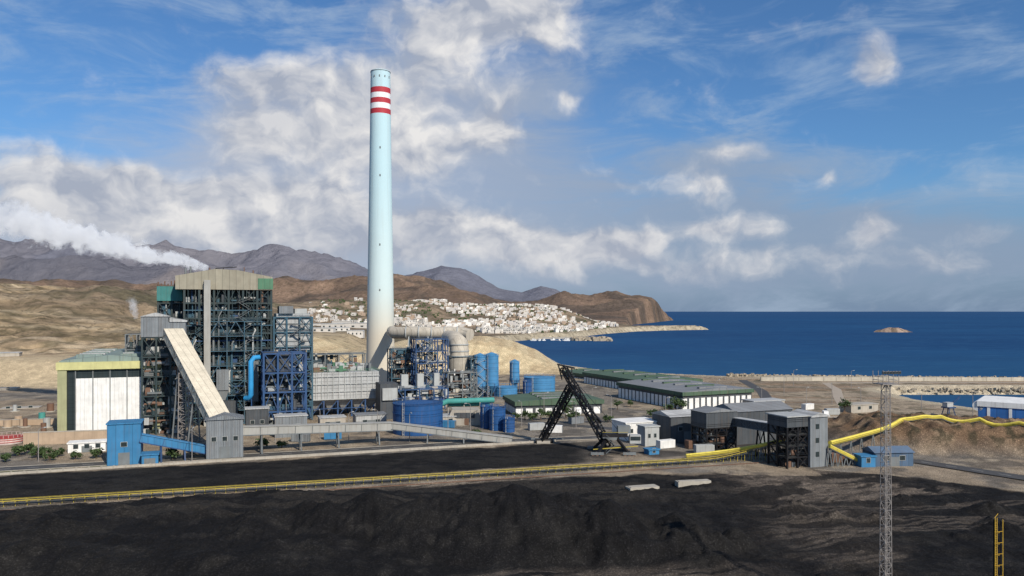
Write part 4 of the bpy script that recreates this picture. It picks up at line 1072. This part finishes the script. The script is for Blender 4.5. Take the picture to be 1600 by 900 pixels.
def small_stuff():
    R=random.Random(91)
    cm_=[M_blue,M_rust,M_lsteel,M_whitep,M_greyc]
    for i,(px,py) in enumerate([(700,668),(722,664),(838,672),(866,676),(900,662),(1035,676),(1085,700),(1100,708),(1040,700),(470,690),(520,686),(1310,722),(1300,648),(1262,640)]):
        Y=gY(py);T=thing('shipping_container',(gx(px,Y),Y,0),R.uniform(-.3,.6),['blue','rust brown','grey','white','pale grey'][i%5]+' shipping container on bare ground','container','containers around the stockyard')
        mt=cm_[i%5];mb=MB();mb.box(-3,-1.2,.15,3,1.2,2.7,mt)
        for k in range(14): mb.box(-2.9+k*.43,-1.26,.3,-2.7+k*.43,-1.2,2.55,mt)
        mb.build('body',T)
        for ya,yb in ((-1.1,-.03),(.03,1.1)):
            mb=MB();mb.box(3,ya,.2,3.06,yb,2.6,M_gsteel);mb.build('door',T)
    V=None
    for i,(px,py) in enumerate([(1150,650),(1172,648),(1290,650),(905,648)]):
        Y=gY(py)
        if V is None:
            V=thing('parked_van',(gx(px,Y),Y,0),.3,'small white van parked on dusty ground','van','white vans around the plant')
            mb=MB();mb.prism([(-2.4,.4),(2.4,.4),(2.4,1.1),(1.7,1.25),(1.1,2.1),(-2.4,2.15)],-.95,.95,M_whitep);mb.build('body',V)
            mb=MB();mb.box(-.1,-.98,1.25,1.15,.98,1.85,M_glass);mb.build('window',V)
            for sx in (-1.5,1.5):
                for sy in (-.9,.9):
                    mb=MB();mb.sweep([(sx,sy-.12,.38),(sx,sy+.12,.38)],.38,M_rubber,12);mb.build('wheel',V)
        else: clone(V,(gx(px,Y),Y,0),R.uniform(0,6))
small_stuff()

# ------------------------------------------------------------ street lamps
L0=thing('street_lamp',(gx(430,262),262,0),0,'slim grey street lamp with curved arm','street lamp','street lamps around the plant')
mb=MB();mb.sweep([(0,0,0),(0,0,9),(0,0,9.6)],[.14,.1,.09],M_galv,8);mb.build('pole',L0)
mb=MB();mb.sweep([(0,0,9.5),(.5,0,10),(1.6,0,10.1)],.07,M_galv,6);mb.build('arm',L0)
mb=MB();mb.sweep([(1.4,0,10.1),(2.3,0,10.12)],[.2,.12],M_lsteel,8);mb.build('lamp_head',L0)
for (px,py) in [(500,686),(545,690),(590,684),(700,682),(735,672),(815,668),(850,650),(900,668),(925,640),(955,655),(1040,660),(1120,625),(1190,640),(1225,618),(1260,640),(1300,632),(1345,640),(1390,622),(1440,652),(1520,655),(1240,604),(1330,606),(640,690),(300,722),(60,722)]:
    Y=gY(py);clone(L0,(gx(px,Y),Y,0),random.uniform(0,6))

# ------------------------------------------------------------ trees
def tree(label,h,r,seed,grp='small trees and shrubs around the plant',nf=420):
    R=random.Random(seed);T=thing('tree',(0,0,-500),0,label,'tree',grp)
    mb=MB();mb.sweep([(0,0,-.2),(.05,0,h*.3),(.1,.05,h*.6)],[r*.1,r*.07,r*.04],M_bark,7)
    cl=[]
    for i in range(7):
        a=R.uniform(0,6.28);e=Vector((math.cos(a)*r*R.uniform(.3,.7),math.sin(a)*r*R.uniform(.3,.7),h*R.uniform(.5,.9)))
        mb.sweep([(.03,0,h*R.uniform(.25,.45)),e*.6+Vector((0,0,h*.15)),e],[r*.05,r*.03,r*.01],M_bark,5);cl.append((e,r*R.uniform(.3,.5)))
    mb.build('trunk',T)
    mb=MB()
    for i in range(nf):
        c,cr=R.choice(cl);p=c+Vector((R.gauss(0,1),R.gauss(0,1),R.gauss(0,.7)))*cr*.55
        n=Vector((R.gauss(0,1),R.gauss(0,1),R.gauss(0,1)+.5)).normalized();a=n.orthogonal().normalized();b=n.cross(a);s=R.uniform(.12,.3)
        k=len(mb.v);mb.v+=[tuple(p-a*s-b*s*.6),tuple(p+a*s-b*s),tuple(p+a*s*.7+b*s),tuple(p-a*s*.5+b*s*.8)];mb.face([k,k+1,k+2,k+3],M_leaf)
    mb.build('crown',T);return T
TR=[tree('small dark green rounded tree',4.2,2.2,1),tree('low spreading olive green shrub tree',2.6,2.1,2),tree('taller irregular green tree',5.4,2.4,3)]
pl=[(48,708),(70,712),(92,714),(60,716),(150,716),(118,718),(820,656),(832,657),(845,657),(858,656),(870,655),(884,654),(808,658),(1045,642),(1056,640),(1064,642),(950,660),(965,640),(985,636),(1020,652),(1320,645),(30,712),(410,700),(300,712),(745,688),(925,660),(895,662),(270,718),(240,722),(78,720),(8,722),(440,700)]
used=set()
for i,(px,py) in enumerate(pl):
    Y=gY(py);k=1 if py>700 else (i%3)
    if k not in used: used.add(k);o=TR[k];o.location=(gx(px,Y),Y,0)
    else: clone(TR[k],(gx(px,Y),Y,0),random.uniform(0,6),random.uniform(.8,1.25))

# ------------------------------------------------------------ breakwater rocks, walls
def rocks():
    R=random.Random(61);mb=MB()
    def rock(x,y,z,s):
        a=R.uniform(0,3.1);c,si=math.cos(a),math.sin(a);P=[]
        for dz in (-1,1):
            for dx,dy in ((-1,-1),(1,-1),(1,1),(-1,1)):
                u=dx*s*R.uniform(.6,1.1);v=dy*s*R.uniform(.6,1.1);P.append((x+u*c-v*si,y+u*si+v*c,z+dz*s*R.uniform(.4,.9)))
        mb.hexa(P,M_rock)
    for i in range(4600):
        x=R.uniform(150,480);k=R.random()
        if k<.7: y=(506 if x>300 else float(np.interp(x,[150,200,300],[533,519,507])))+R.gauss(0,3);z=R.uniform(-2,1.3)
        else: y=float(np.interp(x,[228,640],[452,449.5]))+R.gauss(0,1.0);z=R.uniform(-4,-.4);x=max(x,R.uniform(226,480))
        rock(x,y,z,R.uniform(.4,1.0))
    for i in range(300):
        t=R.random();x=gx(895,1290)+t*58;y=1290-t*20+R.gauss(0,10);rock(x,y,R.uniform(-5,0),R.uniform(2,4))
    mb.build('rock_armour',label='tan boulders piled along the harbour breakwaters',cat='rocks',kind='stuff')
rocks()
T=thing('harbour_wall',(160,494,0),-.01,'long pale concrete wave wall along the breakwater','wall')
mb=MB();mb.box(0,0,0,450,1.5,2.4,mat('pale_quay_concrete',(.5,.45,.36),dirt=.3,panel=8));mb.build('wall',T)
T=thing('quay_wall',(226,457,0),-.003,'low pale concrete quay edge along the harbour basin','wall')
mb=MB();mb.box(0,0,-5,400,1.2,.9,MC['pale_quay_concrete']);mb.build('wall',T)
mb=MB();mb.box(0,0,-6,120,24,-1.6,M_conc);mb.box(0,-.2,-1.6,120,1,-.8,M_conc)
mb.build('quay',loc=(-10,1330,0),yaw=.25,label='pale concrete quay of the fishing harbour',cat='quay')
def crane(px,py,mt,label):
    Y=gY(py);T=thing('harbour_crane',(gx(px,Y),Y,0),.4,label,'crane')
    mb=MB()
    for sx in (-2,2):
        for sy in (-2,2): mb.beam((sx,sy,0),(sx*.6,sy*.6,4),.35,mt)
    mb.box(-2,-2,4,2,2,4.5,mt);mb.build('portal',T)
    mb=MB();mb.box(-2.2,-1.2,4.5,1.4,1.2,6.4,M_greyl);mb.build('cab',T)
    mb=MB();mb.lattice((1,0,5),(7,0,8.5),.8,.4,mt,8,.12);mb.build('jib',T)
crane(1482,652,M_bsteel,'small blue harbour crane with lattice jib')
T=thing('fence',(95,300,0),.1,'long pale post and rail fence on dusty ground','fence')
mb=MB()
for i in range(60): mb.beam((i*3,0,0),(i*3,0,2.2),.12,M_conc)
for z in (.6,1.3,2.1): mb.beam((0,0,z),(177,0,z),.06,M_galv)
mb.build('post_and_rail',T)
def slab(nm,px,py,w,d,h,mt,yaw,label,cat):
    Y=gY(py);x=gx(px,Y);z=hz(x+w/2,Y+d/2)
    mb=MB();mb.box(0,0,-.8,w,d,h,mt);mb.box(.4,.4,h,w*.5,d-.4,h+.12,M_conc);mb.build(nm,loc=(x,Y,z),yaw=yaw,label=label,cat=cat)
slab('concrete_slab',985,770,8,3,.25,M_conc,.3,'pale concrete slab half buried in coal','slab')
slab('concrete_pit',1060,762,9,2.2,.9,M_conc,.2,'low concrete pit wall in the coal yard','wall')

# ------------------------------------------------------------ town
def town():
    R=random.Random(71);kinds=[]
    for k in range(9):
        mb=MB();w=R.uniform(5,9);d=R.uniform(5,8);n=R.choice([1,1,2,2,3]);mt=M_house if k<8 else M_house2
        mb.box(-w/2,-d/2,-5,w/2,d/2,n*3.0,mt)
        if n>1: mb.box(-w/2-R.uniform(1,4),-d/2-2,-5,w/2-2,d/2-1,3.0*(n-1),mt)
        mb.box(-w/2-.1,-d/2-.1,n*3.0,w/2+.1,d/2+.1,n*3.0+.3,M_house)
        for s in range(n):
            for i in range(2):
                x=-w/2+w*(i+.5)/2;mb.box(x-.7,-d/2-.12,s*3.0+.7,x+.7,-d/2-.02,s*3.0+2.3,M_glass)
        if k%2: mb.box(0,0,n*3.0,2,2,n*3.0+2.2,mt)
        kinds.append(mb)
    pos=[];tries=0;cell={}
    while len(pos)<1700 and tries<30000:
        tries+=1
        px=R.choice([R.uniform(485,660),R.uniform(640,970),R.uniform(650,960),R.uniform(700,960)]);Y=R.uniform(1330,2300) if R.random()<.7 else R.uniform(1330,1650);x=gx(px,Y)
        if px<640 and (R.random()<.5 or Y>1900): continue
        if px<720 and Y>2100: continue
        key=(int(x//9),int(Y//12))
        if key in cell: continue
        den=float(fbm(np.array([x]),np.array([Y]),85,4,301)[0])
        if den<.47+.03*(Y>1900): continue
        cell[key]=1;pos.append((x,Y))
    xs=np.array([p[0] for p in pos]);ysx=np.array([p[1] for p in pos])
    sd=land_sd(xs,ysx);hs=height(xs,ysx)
    P=[(a,b,c) for a,b,c,d in zip(xs,ysx,hs,sd) if d>14]
    P.sort(key=lambda p:p[1])
    base=[None]*9
    for i,(a,b,c) in enumerate(P[:290]):
        k=R.randrange(9);yaw=R.uniform(-.5,.6);sc=R.uniform(.85,1.15)
        if base[k] is None:
            base[k]=kinds[k].build('house',label='white flat roofed house in the coastal town' if k<8 else 'ochre rendered flat roofed house in the coastal town',cat='house',group='houses of the coastal town')
            o=base[k]
        else: o=base[k].copy();COL.objects.link(o)
        o.location=(a,b,c);o.rotation_euler=(0,0,yaw);o.scale=(sc,sc,sc)
    mb=MB();tones=[M_house,M_house2,mat('greyed_whitewash',(.52,.49,.46),var=.1,dirt=.1),mat('bright_whitewash',(.78,.75,.7),var=.1,dirt=.1)]
    for (a,b,c) in P[290:]:
        w=R.uniform(2.2,4.6);h=R.choice([3,3.2,5.6,5.8,7]);mt=R.choice([tones[0],tones[0],tones[2],tones[3],tones[2],tones[1]])
        mb.box(a-w,b-4,c-6,a+w,b+4,c+h,mt);mb.box(a-w*.5,b-4.15,c+.8,a+w*.1,b-4.02,c+2.4,M_glass)
        if R.random()<.6: mb.box(a-w-2,b-7,c-6,a+w*.3,b-4.2,c+h*.5,mt)
    if mb.v: mb.build('distant_houses',label='mass of white cubic houses climbing the far hillside',cat='houses',kind='stuff')
    mb=MB()
    tx=np.array([R.uniform(500,950) for i in range(600)]);tY=np.array([R.uniform(1340,2250) for i in range(600)]);tx=gx(tx,tY)
    tz=height(tx,tY);ts_=land_sd(tx,tY)
    for x,Y,z,s0 in zip(tx,tY,tz,ts_):
        if s0<12: continue
        for q in range(5):
            cx,cy,cz=x+R.gauss(0,2),Y+R.gauss(0,2),z+R.uniform(.5,3);s=R.uniform(.8,1.6)
            k=len(mb.v);mb.v+=[(cx-s,cy,cz-s),(cx+s,cy+.4,cz-s*.8),(cx+s*.6,cy,cz+s),(cx-s*.7,cy-.3,cz+s*.8)];mb.face([k,k+1,k+2,k+3],M_leaf)
    mb.build('distant_shrubs',label='scattered dark green shrubs among the town houses',cat='shrubs',kind='stuff')
    for i,(px,Y,w,h) in enumerate([(500,900,34,4),(530,960,26,4),(556,880,18,5),(470,1050,22,4),(545,1100,50,6),(520,1020,30,5),(440,1000,24,5),(510,1180,40,5),(570,1240,36,6),(535,1290,30,6)]):
        x=gx(px,Y);mb=MB();mb.box(-w/2,-6,-3,w/2,6,h,M_house);mb.prism([(-w/2-.3,h),(w/2+.3,h),(w/2-1,h+1),(-w/2+1,h+1)],-6.3,6.3,M_greyl)
        for q in range(4): mb.box(-w/2+w*(q+.3)/4,-6.12,1,-w/2+w*(q+.6)/4,-6.02,3,M_glass)
        mb.build('warehouse',loc=(x,Y,hz(x,Y)),yaw=R.uniform(-.1,.3),label='long low white warehouse on dry ground',cat='warehouse',group='warehouses outside the town')
    b0=None
    for i in range(12):
        px=R.uniform(812,890);Y=R.uniform(1255,1300)
        if b0 is None:
            T=thing('fishing_boat',(gx(px,Y),Y,-4.3),0,'small white fishing boat moored in the harbour','boat','boats moored in the fishing harbour')
            m1=MB();m1.prism([(-5,1.4),(-4.4,0),(4,0),(6,1.8)],-1.6,1.6,M_whitep);m1.build('hull',T)
            m1=MB();m1.box(-3,-1.1,1.5,0,1.1,3.6,M_whitep);m1.build('cabin',T)
            m1=MB();m1.beam((1,0,1.5),(1,0,8),.2,M_galv);m1.build('mast',T);b0=T
        else: clone(b0,(gx(px,Y),Y,-4.3),R.uniform(0,6))
    x=gx(1017,3950);z=hz(x,3950);T=thing('lighthouse',(x,3950,z-1),0,'tiny white lighthouse on the headland summit','lighthouse')
    m1=MB();m1.sweep([(0,0,0),(0,0,12)],[3,2.2],M_whitep,12);m1.build('tower',T);m1=MB();m1.sweep([(0,0,12),(0,0,14),(0,0,15.5)],[1.6,1.6,.2],M_gsteel,10);m1.build('lantern',T)
town()

# ------------------------------------------------------------ steam plume
def plume(name,start,end,r0,r1,dens,label):
    s=Vector(start);e=Vector(end);L=(e-s).length
    m=bpy.data.materials.new('steam');m.use_nodes=True;nt=m.node_tree;nt.nodes.remove(nt.nodes['Principled BSDF'])
    tc=nt.nodes.new('ShaderNodeTexCoord').outputs['Object'];sp=nt.nodes.new('ShaderNodeSeparateXYZ');nt.links.new(tc,sp.inputs[0])
    n=noise(nt,tc,1.0/(r1*.55),4,.6)
    t=mth(nt,'DIVIDE',sp.outputs[0],L)
    rr=mth(nt,'MULTIPLY_ADD',mth(nt,'POWER',mth(nt,'MAXIMUM',t,0.0),.7),r1-r0,r0)
    d=mth(nt,'SQRT',mth(nt,'ADD',mth(nt,'MULTIPLY',sp.outputs[1],sp.outputs[1]),mth(nt,'MULTIPLY',sp.outputs[2],sp.outputs[2])))
    q=mth(nt,'DIVIDE',d,rr)
    v=mth(nt,'SUBTRACT',mth(nt,'MULTIPLY_ADD',n,3.0,-.7),q)
    v=sstep(nt,0,.3,v)
    fade=mth(nt,'SUBTRACT',1.0,sstep(nt,.55,1.0,t))
    v=mth(nt,'MULTIPLY',mth(nt,'MULTIPLY',v,dens),fade)
    pv=nt.nodes.new('ShaderNodeVolumePrincipled');pv.inputs['Color'].default_value=(.98,.98,.98,1);pv.inputs['Anisotropy'].default_value=.1
    nt.links.new(v,pv.inputs['Density'])
    pv.inputs['Emission Color'].default_value=(.85,.88,.95,1)
    nt.links.new(mth(nt,'MULTIPLY',v,.36),pv.inputs['Emission Strength'])  # slight glow put in for light scattered inside the steam
    nt.links.new(pv.outputs[0],nt.nodes['Material Output'].inputs['Volume'])
    mb=MB();k=1.25
    mb.sweep([(L*i/8,0,0) for i in range(9)],[ (r0+(r1-r0)*(i/8)**.7)*k+ .5 for i in range(9)],m,16)
    o=mb.build(name,label=label,cat='steam');o.location=s
    o.rotation_mode='QUATERNION';o.rotation_quaternion=(e-s).to_track_quat('X','Z');o['kind']='stuff'
plume('steam_plume',pz(322,418,318),pz(-30,333,350),1.6,9.5,.9,'white steam plume drifting from the boiler house roof')
plume('steam_wisp',pz(212,498,300),pz(205,462,302),.8,2.6,.25,'thin steam wisp above the service platform')

# ------------------------------------------------------------ light, world
to_sun=Vector((.55,-.83,0)).normalized();EL=math.radians(36)
ts=Vector((to_sun.x*math.cos(EL),to_sun.y*math.cos(EL),math.sin(EL)))
ld=bpy.data.lights.new('sun','SUN');ld.energy=4.9;ld.angle=math.radians(.5);ld.color=(1,.92,.8)
lo=bpy.data.objects.new('sun',ld);COL.objects.link(lo);lo.rotation_euler=(-ts).to_track_quat('-Z','Y').to_euler();lo.location=(100,-100,300)
wd=bpy.data.worlds.new('World');scene.world=wd;wd.use_nodes=True;nt=wd.node_tree
bg=nt.nodes['Background'];out=nt.nodes['World Output']
sky=nt.nodes.new('ShaderNodeTexSky');sky.sky_type='NISHITA';sky.sun_disc=False
sky.sun_elevation=EL;sky.sun_rotation=math.atan2(to_sun.x,to_sun.y);sky.air_density=1.0;sky.dust_density=.6;sky.ozone_density=2.5
vec=nt.nodes.new('ShaderNodeTexCoord').outputs['Generated']
sp=nt.nodes.new('ShaderNodeSeparateXYZ');nt.links.new(vec,sp.inputs[0])
az=mth(nt,'ARCTAN2',sp.outputs[0],sp.outputs[1]);el=mth(nt,'ARCSINE',sp.outputs[2])
cb=nt.nodes.new('ShaderNodeCombineXYZ');nt.links.new(az,cb.inputs[0]);nt.links.new(el,cb.inputs[1])
P0=cb.outputs[0]
def vm(op,a,b=None,out=0):
    n=nt.nodes.new('ShaderNodeVectorMath');n.operation=op
    for i,v in enumerate((a,b)):
        if v is None: continue
        if isinstance(v,tuple): n.inputs[i].default_value=v
        else: nt.links.new(v,n.inputs[i])
    return n.outputs[out]
nz=nt.nodes.new('ShaderNodeTexNoise');nz.inputs['Scale'].default_value=12;nz.inputs['Detail'].default_value=4;nt.links.new(P0,nz.inputs['Vector'])
dis=vm('MULTIPLY',vm('SUBTRACT',nz.outputs['Color'],(.5,.5,.5)),(.085,.055,0))
P=vm('ADD',P0,dis)
def blobs(lst):
    acc=None
    for (px,py,rx,ry,w) in lst:
        a=math.atan((px-800)/F);e=math.atan((HZ-py)/F*math.cos(a))
        k=math.cos(a)
        v=vm('MULTIPLY',vm('SUBTRACT',P,(a,e,0)),(F/(rx*k*k),F/(ry*k),0))
        l=vm('DOT_PRODUCT',v,v,1)
        g=mth(nt,'EXPONENT',mth(nt,'MULTIPLY',l,-1.0))
        acc=mth(nt,'MULTIPLY',g,w) if acc is None else mth(nt,'MULTIPLY_ADD',g,w,acc)
    return acc
big=[(765,45,125,60,.95),(850,15,85,42,.6),(680,25,80,45,.5),(440,118,130,40,.7),(520,175,160,55,.7),(640,130,90,60,.65),(400,200,90,38,.5),(570,240,140,45,.6),(775,190,50,50,.7),(700,230,90,40,.4),
 (40,285,120,38,.85),(170,300,130,42,.85),(300,322,140,48,.85),(430,325,130,48,.85),(520,300,90,40,.55),(90,360,180,30,.75),(250,375,150,28,.65),
 (560,370,180,45,.75),(700,370,130,45,.75),(780,358,60,30,.65),(850,392,100,30,.75),(930,392,90,26,.65),
 (1010,370,90,22,.65),(1140,360,80,22,.7),(1060,288,75,30,.55),(1230,400,120,24,.5),(1130,300,50,20,.45),(1368,362,38,24,.8),(1540,355,70,18,.6),(1480,400,130,24,.45),(1060,420,170,22,.45),
 (1355,110,32,28,.8),(1270,118,16,16,.45),(885,155,28,13,.75),(1150,245,55,14,.5),(1292,265,18,12,.6),(1320,215,55,16,.4),(185,210,45,16,.45),(40,235,50,18,.5),(235,270,45,20,.5)]
D=blobs(big)
haze=blobs([(540,320,470,120,1.0),(1050,395,400,66,1.0),(1450,395,330,70,.85),(610,200,250,95,.75),(800,120,200,70,.5),(150,385,350,62,.95),(1150,270,280,65,.5)])
PS=vm('MULTIPLY',P,(1,1.3,1))
f1=noise(nt,PS,13,7,.56)
PL=vm('ADD',PS,(.010,.020,0))
f2=noise(nt,PL,13,4,.5)
f3=noise(nt,vm('MULTIPLY',P0,(1,3.4,1)),5,6,.64,.6)
f4=noise(nt,P0,7,3,.5)
dn=mth(nt,'ADD',D,mth(nt,'MULTIPLY_ADD',f1,1.8,-.9))
cl=mth(nt,'MULTIPLY',sstep(nt,.12,.98,dn),.95)
hz_f=mth(nt,'MULTIPLY',sstep(nt,.08,1.0,mth(nt,'ADD',haze,mth(nt,'MULTIPLY_ADD',f3,1.2,-.6))),.85)
cir=mth(nt,'MULTIPLY',sstep(nt,.43,.72,f3),.5)
lit=mth(nt,'MULTIPLY_ADD',mth(nt,'SUBTRACT',f1,f2),3.4,.56,True)
core=sstep(nt,.6,1.5,dn)
sh=mth(nt,'MULTIPLY',sstep(nt,.42,.62,f4),.35)
lit2=mth(nt,'SUBTRACT',mth(nt,'SUBTRACT',lit,mth(nt,'MULTIPLY',core,.06)),sh,None,True)
ccol=mixc(nt,lit2,(.38,.42,.51),(.86,.84,.82))
lowf=sstep(nt,.0,.15,el)
ccol=mixc(nt,mth(nt,'MULTIPLY',mth(nt,'SUBTRACT',1.0,lowf),.45),ccol,(.42,.46,.55))
tint=mixc(nt,1.0,sky.outputs[0],(.6,.92,1.22),'MULTIPLY')
nt.links.new(tint,bg.inputs[0]);bg.inputs[1].default_value=.09
def bgn(c,s=1.0):
    n=nt.nodes.new('ShaderNodeBackground');n.inputs[1].default_value=s
    if isinstance(c,tuple): n.inputs[0].default_value=(*c,1)
    else: nt.links.new(c,n.inputs[0])
    return n.outputs[0]
def mixs(f,a,b):
    n=nt.nodes.new('ShaderNodeMixShader');nt.links.new(f,n.inputs[0]);nt.links.new(a,n.inputs[1]);nt.links.new(b,n.inputs[2]);return n.outputs[0]
azr=sstep(nt,-.35,.35,az)
hb=mth(nt,'MULTIPLY',mth(nt,'SUBTRACT',1.0,sstep(nt,-.01,.16,el)),.88)
hcol=mixc(nt,azr,(.35,.39,.48),(.18,.255,.39))
s=mixs(hb,bg.outputs[0],bgn(hcol))
s=mixs(cir,s,bgn((.45,.56,.69)))
hzc=mixc(nt,azr,(.42,.47,.58),(.27,.345,.47))
s=mixs(hz_f,s,bgn(hzc))
s=mixs(cl,s,bgn(ccol))
nt.links.new(s,out.inputs[0])

cd=bpy.data.cameras.new('camera');co=bpy.data.objects.new('camera',cd);COL.objects.link(co)
co.location=(0,0,CH);co.rotation_euler=(math.radians(90),0,0);cd.sensor_width=36;cd.lens=27;cd.shift_y=.0225
cd.clip_start=.5;cd.clip_end=120000
scene.camera=co
scene.view_settings.view_transform='Standard';scene.view_settings.look='None';scene.view_settings.exposure=0
